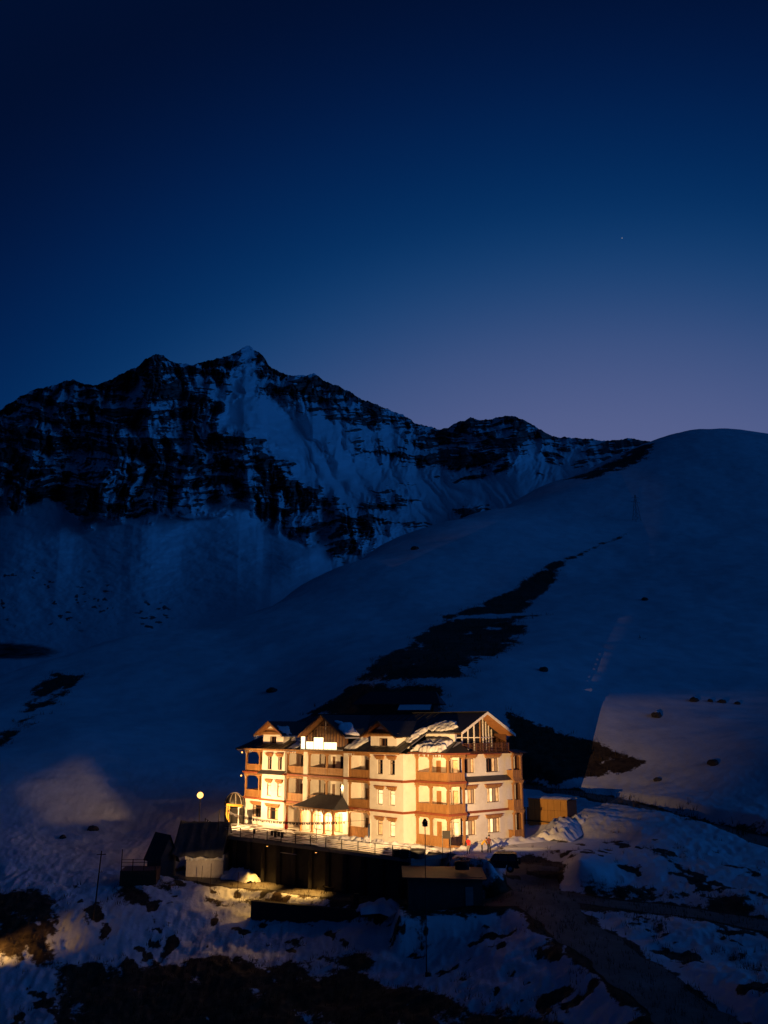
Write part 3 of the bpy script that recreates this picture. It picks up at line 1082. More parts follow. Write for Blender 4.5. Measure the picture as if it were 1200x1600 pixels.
def loggia(u0, u1, zf, zt, depth, openings, ydoor=None, left=True, right=True, mid=(), rail=True, rail_h=1.0, rail_mat=None, lightwood=False):
    """recessed balcony: floor, ceiling, side walls, back wall with doors and windows, front railing and beam"""
    e = 0.13
    MB().box(u0, u1, 0.0, depth, zf - e, zf + e if zf > 0 else 0.12).build('loggia_floor', TILE if zf == 0 else WOOD, lodge)
    w0 = zf + e
    holes = [(o[0], o[1], zf + o[2], zf + o[3]) for o in openings]
    holes = [(a, c, max(b_, w0 + 0.001), d_) for a, c, b_, d_ in holes]
    wall(fm(depth), u0, u1, w0, zt - e, holes, th=0.2)
    for (a, c, b_, d_), o in zip(holes, openings):
        if o[4] == 'door':
            MB().box(a, c, depth + 0.08, depth + 0.14, b_, d_).build('loggia_door', WOOD if lightwood else WOOD_D, lodge)
        else:
            window(fm(depth), a, c, b_, d_, panes=o[5], lit=o[6], transom=False, rec=0.1)
    if left:
        MB().box(u0, u0 + 0.2, 0.25, depth, w0, zt - e).build('wall', PLASTER, lodge)
    if right:
        MB().box(u1 - 0.2, u1, 0.25, depth, w0, zt - e).build('wall', PLASTER, lodge)
    MB().box(u0, u1, 0.02, depth, zt - e - 0.05, zt - e - 0.002).build('loggia_ceiling', SOFFIT, lodge)
    xs = [u0 + 0.09, *mid, u1 - 0.09]
    for x in xs:
        post(x, 0.13, w0, zt - 0.45, 0.11)
    for a, c in zip(xs[:-1], xs[1:]):
        if rail:
            railing(FR, a + 0.11, c - 0.11, w0, rail_h, d=0.13, mat=rail_mat)
        brackets(FR, a + 0.11, c - 0.11, zt - 0.45, 0.45)
    dentil_beam(FR, u0, u1, zt - 0.45, zt - 0.10)


GL = [None]
# the column of single loggias left of the centre
for fi, (zf, zt) in enumerate(((0.0, Z1), (Z1, Z2), (Z2, Z3))):
    loggia(-23.6, -19.65, zf, zt, 1.9, [(-23.0, -21.4, .13, 2.3, 'door', 1, None), (-21.0, -19.95, .5 if fi else .13, 2.4, 'win', 1, [None, [None], [None]][fi] or [LIT_DIM if fi == 1 else None])] if fi != 2 else
           [(-22.9, -20.2, .13, 2.55, 'win', 3, [None])], rail=fi > 0)
# centre double loggias over the porch
for fi, (zf, zt) in enumerate(((Z1, Z2), (Z2, Z3))):
    loggia(-18.7, -11.1, zf, zt, 2.1, [(-17.9, -17.2, .13, 2.5, 'win', 1, [None]), (-16.2, -15.5, .13, 2.5, 'door', 1, None), (-14.5, -11.4, .13, 2.6, 'win', 4, [None])], mid=[-14.85])
for fi, (zf, zt) in enumerate(((0.0, Z1), (Z1, Z2), (Z2, Z3))):
    loggia(-10.2, -6.1, zf, zt, 1.9, [(-9.1, -8.0, .13, 2.3, 'door', 1, None), (-7.6, -6.6, .5, 2.4, 'win', 2, [[None], [None, LIT_DIM], [None]][fi])], rail=True, rail_h=1.25 if fi == 0 else 1.0, lightwood=fi == 1)
for x0, x1 in ((-19.65, -18.7), (-11.1, -10.2)):
    MB().box(x0, x1, -0.12, 0.5, 0, Z3 - 0.1).build('pier', PLASTER, lodge)
    MB().box(x0 + .02, x1 - .02, 0.5, 2.1, 0, Z3 - 0.1).build('wall', PLASTER, lodge)

# plain block on the right of the front with two columns of windows
WX5 = [(-4.62, -3.68), (-2.40, -1.48)]
for fi, (zf, zt) in enumerate(((0.0, Z1), (Z1, Z2), (Z2, Z3))):
    holes = [(a, c, zf + 0.75, zf + 2.45) for a, c in WX5]
    wall(FR, -6.1, 0.0, zf + (0.13 if fi else 0), zt - 0.13, holes, th=0.3)
    for k, h in enumerate(holes):
        lit = {0: [LIT_DIM, LIT], 1: [LIT, LIT], 2: [None, None]}[fi][k]
        window(FR, *h, panes=1, lit=[lit], curtain=[(h[0] + .06, h[0] + .32)] if fi == 2 else None)
        lintel(FR, h[0], h[1], h[3])
    MB().box(-0.3, 0.0, 0.3, 5.0, zf + (0.13 if fi else 0), zt - 0.13).build('wall', PLASTER, lodge)

# storey bands along the front
for z in (Z1, Z2):
    for x0, x1, y0, y1 in ((-34.25, -29.02, -0.28, 0.05), (-29.2, -23.4, BY0 - 0.28, BY0 + 0.05), (-23.38, -6.1, -0.24, 0.05), (-6.08, 0.22, -0.24, 0.05)):
        b_ = MB().box(x0, x1, y0, y1, z - 0.13, z + 0.129)
        b_.box(x0 + .02, x1 - .02, y0 - 0.09, y1 - .01, z + 0.03, z + 0.12)
        b_.build('floor_band', BAND, lodge)
    MB().box(0.003, 0.24, 0.052, 1.9, z - 0.13, z + 0.129).build('floor_band', BAND, lodge)
    MB().box(-34.28, -34.0, 0.06, 16, z - 0.13, z + 0.129).build('floor_band', BAND, lodge)

# ------------------------------------------------------------------ corner bay of deep balconies
BAY = fm(2.0)
for fi, (zf, zt) in enumerate(((0.0, Z1), (Z1, Z2), (Z2, Z3))):
    w0 = zf + 0.13
    MB().box(0.0, 5.5, 2.0, 5.0, zf - 0.13, w0 if zf else 0.14).build('loggia_floor', WOOD, lodge)
    wall(fm(5.0), 0.0, 4.5, w0, zt - 0.13, [(0.5, 1.4, zf + .131, zf + 2.35), (2.2, 3.0, zf + .131, zf + 2.4), (3.3, 4.2, zf + .131, zf + 2.5)], th=0.2)
    MB().box(0.5, 1.4, 5.08, 5.14, zf + .131, zf + 2.35).build('loggia_door', WOOD, lodge)
    window(fm(5.0), 2.2, 3.0, zf + .14, zf + 2.4, panes=1, lit=[[LIT_DIM], [LIT_DIM], [None]][fi], transom=False, rec=.1)
    window(fm(5.0), 3.3, 4.2, zf + .14, zf + 2.5, panes=1, lit=[[LIT], [LIT_DIM], [LIT_DIM]][fi], transom=False, rec=.1)
    MB().box(0.002, 5.4, 2.05, 5.0, zt - 0.19, zt - 0.134).build('loggia_ceiling', SOFFIT, lodge)
    for x, y in ((0.15, 2.15), (2.47, 2.15), (5.35, 2.15), (5.35, 4.75)):
        post(x, y, w0, zt - 0.45, 0.12)
    for a, c in ((0.27, 2.35), (2.59, 5.23)):
        railing(BAY, a, c, w0, 1.0, d=0.12)
        brackets(BAY, a, c, zt - 0.45, 0.45)
    railing(rm(5.5), 2.3, 4.6, w0, 1.0, d=0.12)
    brackets(rm(5.45), 2.3, 4.6, zt - 0.45, 0.45)
    dentil_beam(BAY, 0.0, 5.5, zt - 0.45, zt - 0.10)
    dentil_beam(rm(5.5), 2.16, 4.9, zt - 0.45, zt - 0.10)
    if fi:
        MB().box(0.24, 5.75, 1.76, 2.0, zf - 0.132, zf + 0.127).box(5.503, 5.75, 2.0, 4.9, zf - 0.132, zf + 0.127).build('floor_band', BAND, lodge)
MB().box(4.56, 4.7, 4.9, 5.04, 0, Z3).build('drain_pipe', METAL_D, lodge)

# ------------------------------------------------------------------ right wall
RW = rm(4.5)
RX = [(5.45, 7.58), (9.76, 12.0)]
for fi, (zf, zt) in enumerate(((0.0, Z1), (Z1, Z2), (Z2, Z3))):
    holes = [(a, c, zf + 0.95, zf + 2.62) for a, c in RX]
    wall(RW, 5.04, 13.4, zf + (0.13 if fi else 0), zt - 0.13, holes, th=0.3)
    for k, h in enumerate(holes):
        L = {0: [LIT_DIM, LIT, CURTAIN, LIT_DIM], 1: [LIT, LIT, LIT_DIM, CURTAIN] if k == 0 else [LIT_DIM, LIT, CURTAIN, LIT_DIM], 2: [None, None, CURTAIN, LIT_DIM] if k == 0 else [None, None, LIT_DIM, CURTAIN]}[fi]
        window(RW, *h, panes=4, lit=L, transom=False)
        lintel(RW, h[0], h[1], h[3])
    if fi:
        MB().box(4.503, 4.74, 5.06, 13.5, zf - 0.13, zf + 0.13).build('floor_band', BAND, lodge)
m = MB().sheet([(5.35, 5.0, Z2 + .02), (5.35, 13.5, Z2 + .02), (4.52, 13.5, Z2 + .55), (4.52, 5.0, Z2 + .55)], 0.07)
m.build('pent_roof', SLATE, lodge)
# stack of little balconies at the far right corner
for fi, (zf, zt) in enumerate(((0.0, Z1), (Z1, Z2), (Z2, Z3))):
    MB().box(3.0, 5.6, 13.5, 15.3, zf - .12 if fi else 0, zf + .12).build('loggia_floor', WOOD, lodge)
    for y in (13.62, 15.15):
        post(5.45, y, zf + .12, zt - .4, 0.1)
    railing(rm(5.6), 13.75, 15.05, zf + .12, 1.0, d=.14)
    railing(fm(13.5), 4.52, 5.35, zf + .12, 1.0, d=.12)
    dentil_beam(rm(5.6), 13.5, 15.3, zt - .4, zt - .1)
    brackets(rm(5.58), 13.72, 15.05, zt - .4, .4)
    MB().box(3.0, 5.5, 15.3, 15.45, zf + .12, zt - .1).build('wall', WOOD_D, lodge)
MB().box(4.2, 4.5, 13.4, 16.3, 0, Z3).build('wall', PLASTER, lodge)
m = MB().sheet([(6.1, 13.3, Z3 - .05), (6.1, 15.8, Z3 - .05), (4.4, 15.8, Z3 + .3), (4.4, 13.3, Z3 + .3)], .1)
m.build('pent_roof', BAND, lodge)

# ------------------------------------------------------------------ roof: one ridge, hipped on the left, open gable on the right
SL = (15.25 - 10.45) / 9.3


def rz_(y):
    return 10.45 + (y + 1.0) * SL


roof = MB()
roof.sheet([(-35.0, -1.0, 10.45), (0.35, -1.0, 10.45), (0.35, 8.3, 15.25), (-29.0, 8.3, 15.25)], 0.14)
roof.sheet([(-35.0, -1.0, 10.45), (-29.0, 8.3, 15.25), (-29.0, 8.31, 15.25), (-35.0, 17.6, 10.45)], 0.14)
roof.sheet([(-35.0, 17.6, 10.45), (-29.0, 8.3, 15.25), (0.35, 8.3, 15.25), (0.35, 17.6, 10.45)], 0.14)
roof = roof.build('roof', ROOF, lodge)
m = MB().sheet([(0.352, 3.7, rz_(3.7)), (6.2, 3.7, rz_(3.7)), (6.2, 8.3, 15.25), (0.352, 8.3, 15.25)], 0.16)
m.sheet([(0.352, 8.3, 15.25), (6.2, 8.3, 15.25), (6.2, 13.4, rz_(3.2)), (0.352, 13.4, rz_(3.2))], 0.16)
m.build('gable_roof', ROOF, lodge)
# raised seams of the sheet roof
for i in range(29):
    x = -33.6 + i * 1.17
    y1 = 8.3 if x > -29 else -1 + (x + 35) / 6.0 * 9.3
    if y1 < 0.5:
        continue
    MB().bar((x, -0.95, rz_(-0.95) + .02), (x, y1 - .05, rz_(y1 - .05) + .02), 0.05, 0.05).build('roof_seam', ROOF, roof)
MB().bar((-29.0, 8.3, 15.28), (6.2, 8.3, 15.28), 0.28, 0.12).build('ridge_cap', ROOF, roof)
# soffit and fascia
MB().box(-34.9, 0.3, -0.9, -0.003, 10.28, 10.36).build('soffit', SOFFIT, lodge)
MB().box(-35.05, 0.38, -1.07, -1.0, 10.22, 10.46).build('fascia', WOOD, lodge)
MB().box(-35.08, -35.0, -0.99, 17, 10.22, 10.46).build('fascia', WOOD, lodge)
MB().box(-34.99, -34.0, -0.89, 17, 10.28, 10.36).build('soffit', SOFFIT, lodge)
# barge boards and orange soffit of the right gable
for y0, y1 in ((3.65, 8.3), (13.45, 8.3)):
    z0 = rz_(3.65 if y0 < 8 else 3.15)
    MB().add([(6.2, y0, z0 - .3), (6.28, y0, z0 - .3), (6.28, y1, 15.27 - .3), (6.2, y1, 15.27 - .3), (6.2, y0, z0 + .03), (6.28, y0, z0 + .03), (6.28, y1, 15.29), (6.2, y1, 15.29)],
             [(0, 1, 2, 3), (4, 5, 6, 7), (0, 1, 5, 4), (1, 2, 6, 5), (2, 3, 7, 6), (3, 0, 4, 7)]).build('barge_board', WHITE_TRIM, lodge)
    MB().sheet([(4.0, y0, z0 - .20), (6.18, y0, z0 - .20), (6.18, y1, 15.05), (4.0, y1, 15.05)], .03).build('soffit', SOFFIT, lodge)
# attic wall, deck and prow glazing of the gable
wall(fm(4.4), -0.6, 4.3, Z3 + 0.05, 13.0, th=0.2)
wall(fm(13.0), -0.6, 5.0, Z3 + 0.07, 12.75, th=0.15, mat=WOOD_D)  # back wall added to stop the flood beam crossing the deck
MB().box(-0.6, 5.3, 2.0, 13.5, Z3 - .09, Z3 + .06).build('deck', WOOD_D, lodge)
dr = MB()
for y in np.linspace(5.0, 13.3, 8):
    dr.box(5.1, 5.2, y - .05, y + .05, Z3 + .06, Z3 + 1.1)
for z in np.linspace(Z3 + .2, Z3 + 1.1, 6):
    dr.box(5.12, 5.18, 4.9, 13.4, z - .04, z + .04)
dr.build('deck_railing', WOOD_D, lodge)
A0, AP, A1 = Vector((3.3, 4.6, 0)), Vector((4.9, 8.3, 0)), Vector((3.3, 12.7, 0))


def gz(y):
    return min(rz_(y), rz_(8.3 * 2 - y)) - .25


for P, Q in ((A0, AP), (AP, A1)):
    g = MB()
    n_ = 5
    for i in range(n_):
        p, q = P.lerp(Q, i / n_), P.lerp(Q, (i + 1) / n_)
        pane = MB().add([(p.x, p.y, Z3 + .1), (q.x, q.y, Z3 + .1), (q.x, q.y, gz(q.y)), (p.x, p.y, gz(p.y)), (p.x - .04, p.y, Z3 + .1), (q.x - .04, q.y, Z3 + .1), (q.x - .04, q.y, gz(q.y)), (p.x - .04, p.y, gz(p.y))],
                        [(0, 1, 2, 3), (7, 6, 5, 4), (0, 4, 5, 1), (1, 5, 6, 2), (2, 6, 7, 3), (3, 7, 4, 0)])
        pane.build('gable_pane', WOOD if (P is A0 and i == 0) else DARK_GLASS, lodge)
        MB().bar((p.x + .04, p.y, Z3 + .1), (p.x + .04, p.y, gz(p.y)), .14, .12).build('mullion', WOOD if i in (0,) else WHITE_TRIM, lodge)
    MB().bar((P.x + .05, P.y, 12.2), (Q.x + .05, Q.y, 12.2), .08, .10).build('mullion', WHITE_TRIM, lodge)

# bay roof under heavy snow
MB().sheet([(-0.3, 1.1, 10.50), (6.1, 1.1, 10.50), (4.6, 4.4, 11.75), (-0.3, 4.4, 11.75)], .12).build('bay_roof', ROOF, lodge)
MB().sheet([(6.1, 1.1, 10.50), (6.1, 5.3, 10.50), (4.6, 4.9, 11.70), (4.6, 4.4, 11.75)], .12).build('bay_roof', ROOF, lodge)
MB().box(-0.3, 6.05, 1.05, 1.12, 10.28, 10.49).box(6.05, 6.12, 1.121, 5.2, 10.28, 10.49).build('fascia', BAND, lodge)
MB().box(0.0, 6.0, 1.15, 2.0, 10.30, 10.36).build('soffit', SOFFIT, lodge)
MB().box(4.52, 5.55, 5.0, 13.4, Z3 - .14, Z3 - .092).build('soffit', BAND, lodge)


# ------------------------------------------------------------------ dormers and centre gable
def dormer(cx, hw, ze, zap, yf, wallw, centre=False):
    d = lodge
    yb_e = (ze - 10.45) / SL - 1.0
    yb_a = (zap - 10.45) / SL - 1.0
    for s in (-1, 1):
        MB().sheet([(cx + s * hw, yf, ze), (cx, yf, zap), (cx, yb_a, zap), (cx + s * hw, yb_e, ze)], .10).build('dormer_roof', ROOF, d)
        MB().add([(cx + s * hw, yf - .08, ze - .26), (cx, yf - .08, zap - .26), (cx, yf - .08, zap + .04), (cx + s * hw, yf - .08, ze + .04),
                  (cx + s * hw, yf - .005, ze - .26), (cx, yf - .005, zap - .26), (cx, yf - .005, zap + .04), (cx + s * hw, yf - .005, ze + .04)],
                 [(0, 1, 2, 3), (7, 6, 5, 4), (0, 4, 5, 1), (1, 5, 6, 2), (2, 6, 7, 3), (3, 7, 4, 0)]).build('barge_board', WOOD, d)
        # boarded underside
        MB().sheet([(cx + s * hw * .98, yf + .01, ze - .13), (cx, yf + .01, zap - .13), (cx, yf + 1.2, zap - .13), (cx + s * hw * .98, yf + 1.2, ze - .13)], .03).build('soffit', SOFFIT, d)
    yw = yf + 0.95
    k = (zap - ze) / hw
    if centre:
        MB().prism([(cx - hw * .86, ze - .2), (cx - hw * .86, 10.5), (cx + hw * .86, 10.5), (cx + hw * .86, ze - .2), (cx, zap - .35)][::-1], 1, yw, yw + .2).build('gable_boarding', WOOD_D, d)
        for i in range(-6, 7):
            x = cx + i * .62
            MB().box(x - .04, x + .04, yw - .05, yw - .002, 10.5, zap - .5 - abs(i * .62) * k).build('batten', WOOD, d)
        MB().bar((cx, yw - .12, zap - 1.9), (cx, yw - .12, zap - .5), .1).build('king_post', WHITE_TRIM, d)
        MB().bar((cx - 1.2, yw - .12, zap - 1.55), (cx + 1.2, yw - .12, zap - 1.55), .12).build('collar_beam', WOOD, d)
        MB().box(cx - hw * .9, cx + hw * .9, yf + .05, yw - .003, 10.46, 10.60).build('sign_shelf', WHITE_TRIM, d)
    else:
        w = wallw
        zt = ze + .05
        wall(fm(yw), cx - w, cx + w, 10.7, zt, [(cx - .75, cx + .75, 11.15, zt - .25)], th=.12, parent=d)
        window(fm(yw), cx - .75, cx + .75, 11.15, zt - .25, panes=3, parent=d, transom=False, curtain=[(cx - .7, cx - .45)], rec=.08)
        for s in (-1, 1):
            x0, x1 = (cx - w, cx - w + .12) if s < 0 else (cx + w - .12, cx + w)
            MB().box(x0, x1, yw + .12, 3.0, 10.9, zt).build('dormer_cheek', PLASTER, d)
        dentil_beam(fm(yw - .05), cx - w - .25, cx + w + .25, zt - .02, zt + .38, name='carved_beam', parent=d)
        MB().prism([(cx - hw * .72, zt + .40), (cx + hw * .72, zt + .40), (cx, zap - .30)], 1, yw - .02, yw + .08).build('gable_boarding', WOOD, d)
        MB().prism([(cx - hw * .40, zt + .85), (cx + hw * .40, zt + .85), (cx, zap - .36)], 1, yw - .08, yw - .022).build('gable_panel', PLASTER, d)
        MB().box(cx - w - .3, cx + w + .3, yf + .4, yw - .003, 10.62, 10.95).build('dormer_sill', ROOF, d)
    return d


dormer(-27.6, 3.55, 12.35, 14.25, -0.55, 2.5)
dormer(-14.9, 5.0, 12.25, 15.05, -0.95, 4.0, centre=True)
dormer(-4.0, 3.35, 12.30, 14.20, -0.55, 2.4)

# ------------------------------------------------------------------ entrance porch
PX0, PX1, PYF = -17.3, -10.6, -2.1
MB().box(PX0 - .5, PX1 + .4, PYF - .5, 0.0, 0.0, .36).build('porch_floor', TILE, lodge)
for i in range(2):
    MB().box(PX0 - .3 - .1 * i, PX1 - .6 + .1 * i, PYF - .95 - .45 * i, PYF - .502 - .45 * i, 0.0, .24 - .12 * i).build('step', CONCRETE, lodge)
for x in (PX0, -14.9, -12.4, PX1):
    post(x, PYF, .36, 3.0, .11)
for a, c in ((PX0, -14.9), (-14.9, -12.4), (-12.4, PX1)):
    brackets(fm(PYF - .05), a + .11, c - .11, 3.0, .7, dep=.12)
dentil_beam(fm(PYF - .08), PX0 - .3, PX1 + .3, 3.0, 3.42)
MB().box(PX0 - .2, PX0 - .06, PYF + .1, 0, 3.0, 3.4).build('porch_beam', WOOD, lodge)
MB().box(PX1 + .06, PX1 + .2, PYF + .1, 0, 3.0, 3.4).build('porch_beam', WOOD, lodge)
MB().box(PX0 - .3, PX1 + .3, PYF - .05, -0.15, 3.42, 3.47).build('porch_ceiling', SOFFIT, lodge)
pr = MB()
pr.sheet([(PX0 - .9, PYF - .75, 3.46), (PX1 + .9, PYF - .75, 3.46), (PX1 - .6, -0.14, 4.9), (PX0 + 1.4, -0.14, 4.9)], .1)
pr.add([(PX1 + .9, PYF - .75, 3.46), (PX1 + .9, -.14, 3.46), (PX1 - .6, -.14, 4.9), (PX1 + .9, PYF - .75, 3.36), (PX1 + .9, -.14, 3.36), (PX1 - .6, -.14, 4.8)], [(0, 1, 2), (5, 4, 3), (0, 3, 4, 1), (1, 4, 5, 2), (2, 5, 3, 0)])
pr.add([(PX0 - .9, PYF - .75, 3.46), (PX0 - .9, -.14, 3.46), (PX0 + 1.4, -.14, 4.9), (PX0 - .9, PYF - .75, 3.36), (PX0 - .9, -.14, 3.36), (PX0 + 1.4, -.14, 4.8)], [(0, 2, 1), (5, 3, 4), (0, 1, 4, 3), (1, 2, 5, 4), (2, 0, 3, 5)])
pr.build('porch_roof', SLATE, lodge)
MB().box(PX0 - .9, PX1 + .9, PYF - .84, PYF - .76, 3.28, 3.46).build('fascia', WOOD, lodge)
# entrance wall behind the porch: bright doors
wall(fm(0.35), -18.7, -11.1, 0.36, Z1 - .13, [(-17.6, -16.2, .37, 2.7), (-15.6, -14.0, .37, 2.8), (-13.4, -11.6, .37, 2.7)], th=.2)
for a, c, t_, mt in ((-17.6, -16.2, 2.7, LIT), (-15.6, -14.0, 2.8, LIT), (-13.4, -11.6, 2.7, LIT_DIM)):
    window(fm(0.35), a, c, .38, t_, panes=2, lit=[mt, mt], transom=True, rec=.1)
MB().box(-34, -6, 2.12, 2.3, 0, Z1 - .2).build('inner_wall', PLASTER, lodge)
# ------------------------------------------------------------------ the illuminated sign in the centre gable
SIGN = glow_material('sign_face', (1.0, 0.76, 0.42), 2.6, 0.15, 2.0)


def W(x, y, z=0.0):
    return Vector(lodge_to_world(x, y, z))


sg = empty('illuminated_sign', W(-14.9, -1.05, 10.60), -TH, 'blown out glowing sign letters standing in the centre gable of the lodge', 'sign')
for x0, x1, h in ((-4.0, -3.35, 1.6), (-2.85, -2.3, .95), (-2.05, -1.5, .95), (-1.2, -.35, 1.5), (-.1, .6, 1.5), (.95, 1.55, .9), (1.8, 2.4, .9), (2.65, 3.4, .9)):
    m_ = MB().box(x0, x1, -.08, .08, .03, h)
    m_.build('glowing_letter', SIGN, sg)
MB().box(-4.1, 3.7, -.05, .05, 0, .03).build('rail', METAL_D, sg)

# ------------------------------------------------------------------ terrace with columns, railing
TE = [(-24.6, -10.6), (8.6, -7.0), (8.6, -0.3), (-35.0, -0.3), (-35.0, -6.4)]
tw = [W(*p) for p in TE]
terr = empty('terrace', W(-10, -6, -4.9), 0, 'raised terrace slab on dark columns in front of the lodge', 'terrace')


STONE_D = material('dark_concrete', (.045, .042, .040), .9, .35, .8, bump=.02, bscale=5)  # columns and back wall, darker than the slab


def child_world(mb, name, mat, parent, **kw):
    """build from world coordinates, keep them while parented to an unrotated empty"""
    off = parent.location
    mb.v = [(v[0] - off.x, v[1] - off.y, v[2] - off.z) for v in mb.v]
    return mb.build(name, mat, parent, **kw)


s_ = MB()
n_ = len(tw)
s_.add([(p.x, p.y, -.02) for p in tw] + [(p.x, p.y, -.42) for p in tw], [list(range(n_)), list(range(n_, 2 * n_))[::-1]] + [(i, n_ + i, n_ + (i + 1) % n_, (i + 1) % n_) for i in range(n_)])
child_world(s_, 'slab', CONCRETE, terr)
for i in range(12):
    t_ = (i + .3) / 12
    p = W(-24.6 + 33.2 * t_, -10.6 + 3.6 * t_ + .5)
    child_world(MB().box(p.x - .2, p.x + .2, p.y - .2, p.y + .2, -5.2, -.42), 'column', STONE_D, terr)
a_, b_ = W(-24.0, -9.6), W(8.4, -6.1)
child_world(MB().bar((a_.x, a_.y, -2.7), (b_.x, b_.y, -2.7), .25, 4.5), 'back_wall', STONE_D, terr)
a_, b_ = W(8.5, -2.6), W(8.5, -7.0)
child_world(MB().bar((a_.x, a_.y, -2.7), (b_.x, b_.y, -2.7), .25, 4.5), 'side_wall', CONCRETE, terr)
for (ux, uy), (vx, vy) in (((-12, -9.0), (-9.2, -8.7)),):
    p, q = W(ux, uy), W(vx, vy)
    child_world(MB().bar((p.x, p.y, -1.2), (q.x, q.y, -1.2), .1, .06), 'hanging_pipe', WHITE_TRIM, terr)

# trodden snow on the terrace
_u = np.linspace(-34.5, 8.4, 150)
_v = np.linspace(0, 1, 36)
UU, VV = np.meshgrid(_u, _v)
yf = np.interp(UU, [-35, -24.6, 8.6], [-6.3, -10.5, -6.9])
YY = yf + (-0.5 - yf) * VV
WX_, WY_ = LODGE_O[0] + EX[0] * UU + EY[0] * YY, LODGE_O[1] + EX[1] * UU + EY[1] * YY
bank = np.exp(-((UU - 0.0) / 9.0) ** 2) * np.exp(-((YY + 3.6) / 1.1) ** 2) * .55 + np.exp(-((UU + 6) / 4.0) ** 2) * np.exp(-((YY + 4.2) / .8) ** 2) * .35
lump = .10 * ridged(UU / 1.1, YY / 1.1, 3) + .12 * fbm(UU / 2.3, YY / 2.3, 3)
ZZ = .03 + np.clip(bank * (1 + 1.2 * fbm(UU / .9, YY / .9, 3)) + .5 * np.clip(lump, -.02, 1), -.02, 2)
wear = np.clip(.42 + .9 * fbm(UU / 1.6, YY / 1.6, 4) - bank * 2.2, 0, 1)
path = np.exp(-((UU + 13) / 4.0) ** 2) * .35
tsnow = grid_mesh('terrace_snow', WX_, WY_, ZZ, GROUND_MAT, [('earth', np.clip(wear * .9 + path, 0, 1))])
tag(tsnow, 'trodden lumpy snow lying on the terrace before the lodge', 'snow', kind='stuff')
# ploughed snow heaps along the right wall and by the yard
def heap(name, pts, h, w, label, seed=0, mat=None):
    pl = polyline(pts, .35)
    rows = []
    cs = np.linspace(-1, 1, 13)
    X_, Y_, Z_ = [], [], []
    for i, p in enumerate(pl):
        d = pl[min(i + 1, len(pl) - 1)] - pl[max(i - 1, 0)]
        L = math.hypot(d[0], d[1]) + 1e-9
        nx, ny = -d[1] / L, d[0] / L
        e_ = math.sin(math.pi * min(1, max(0, i / (len(pl) - 1)))) ** .5
        X_.append(p[0] + nx * cs * w)
        Y_.append(p[1] + ny * cs * w)
        Z_.append(p[2] + h * e_ * (1 - cs ** 2))
    X_, Y_, Z_ = np.array(X_), np.array(Y_), np.array(Z_)
    sh = (1 - cs[None] ** 2)
    Z_ = Z_ + sh * h * (.45 * fbm(X_ / .8 + seed, Y_ / .8, 3) + .35 * ridged(X_ / .5 + seed, Y_ / .5, 2) - .1) - .05
    o = grid_mesh(name, X_, Y_, Z_, mat or SNOW)
    return tag(o, label, 'snow', kind='stuff')


heap('snow_heap', [W(9.0, -1.5, 0), W(8.2, 2.0, 0), W(7.2, 6.0, 0), W(7.0, 11, 0), W(8.0, 16, 0)], .55, 1.3, 'lumpy cleared snow along the right wall of the lodge', 3)
heap('snow_heap', [W(6.0, -.5, 0), W(2.5, -.6, 0), W(-3, -1.2, 0)], .30, .8, 'low cleared snow along the foot of the corner bay', 5)
heap('snow_heap', [W(9, 16, 0), W(7.5, 20, 0.3), W(5.5, 24, .6), W(6, 29, 1.0)], 1.2, 2.6, 'big ploughed snow bank beside the timber enclosure', 9)
heap('snow_heap', [at_height(345, 1372, -4.8), at_height(372, 1372, -4.8), at_height(398, 1378, -4.8)], 1.0, 1.2, 'small snow pile at the foot of the white shed wall', 13)
heap('snow_heap', [at_height(560, 1425, -4.6), at_height(600, 1423, -4.6), at_height(625, 1430, -4.6)], .9, 1.2, 'small snow pile below the road in front of the terrace', 15)

# railing
rail = empty('terrace_railing', W(-24.6, -10.5, 0), 0, 'pale slatted railing with dark posts along the terrace edge', 'railing')
NB = 13
sl_mesh = None
for i in range(NB + 1):
    t_ = i / NB
    p = W(-24.5 + 33.0 * t_, -10.5 + 3.58 * t_)
    child_world(MB().box(p.x - .055, p.x + .055, p.y - .055, p.y + .055, -.02, 1.12), 'post', METAL_D, rail)
    if i < NB:
        q = W(-24.5 + 33.0 * (i + 1) / NB, -10.5 + 3.58 * (i + 1) / NB)
        for k in range(5):
            z = .16 + k * .185
            a_, c_ = p.lerp(q, .03), p.lerp(q, .97)
            child_world(MB().bar((a_.x, a_.y, z), (c_.x, c_.y, z), .035, .085), 'slat', WHITE_TRIM, rail)
        child_world(MB().bar((p.x, p.y, 1.10), (q.x, q.y, 1.10), .07, .05), 'handrail', METAL_D, rail)
p0, p1 = W(-24.5, -10.5), W(-33, -6.9)
for i in range(1, 5):
    p = p0.lerp(p1, i / 4)
    child_world(MB().box(p.x - .055, p.x + .055, p.y - .055, p.y + .055, -.02, 1.12), 'post', METAL_D, rail)
for k in range(3):
    child_world(MB().bar((p0.x, p0.y, .3 + .38 * k), (p1.x, p1.y, .3 + .38 * k), .04, .05), 'handrail', METAL_D, rail)
CLOTH_D = material('dark_cloth', (.02, .018, .018), .9, .3, 4)
for px_, lab in ((.335, 'dark cloths hung in a row on the railing before the steps'), (.235, 'small dark cloth hung on the railing left of the steps')):
    c_ = empty('hung_cloth', W(-24.5 + 33 * px_, -10.5 + 3.58 * px_, .5), -TH + .108, lab, 'cloth')
    for j in range(4 if px_ > .3 else 1):
        MB().box(-.2 + j * .62, .25 + j * .62, -.09, -.045, .1 - .1 * (j % 2), .62).box(-.2 + j * .62, .25 + j * .62, -.045, .09, .605, .66).build('cloth', CLOTH_D, c_)

# ------------------------------------------------------------------ lamps (each with its own light)
WARM = (1.0, 0.58, 0.225)
BULB = glow_material('lamp_bulb', (1.0, .44, .10), 3.4)


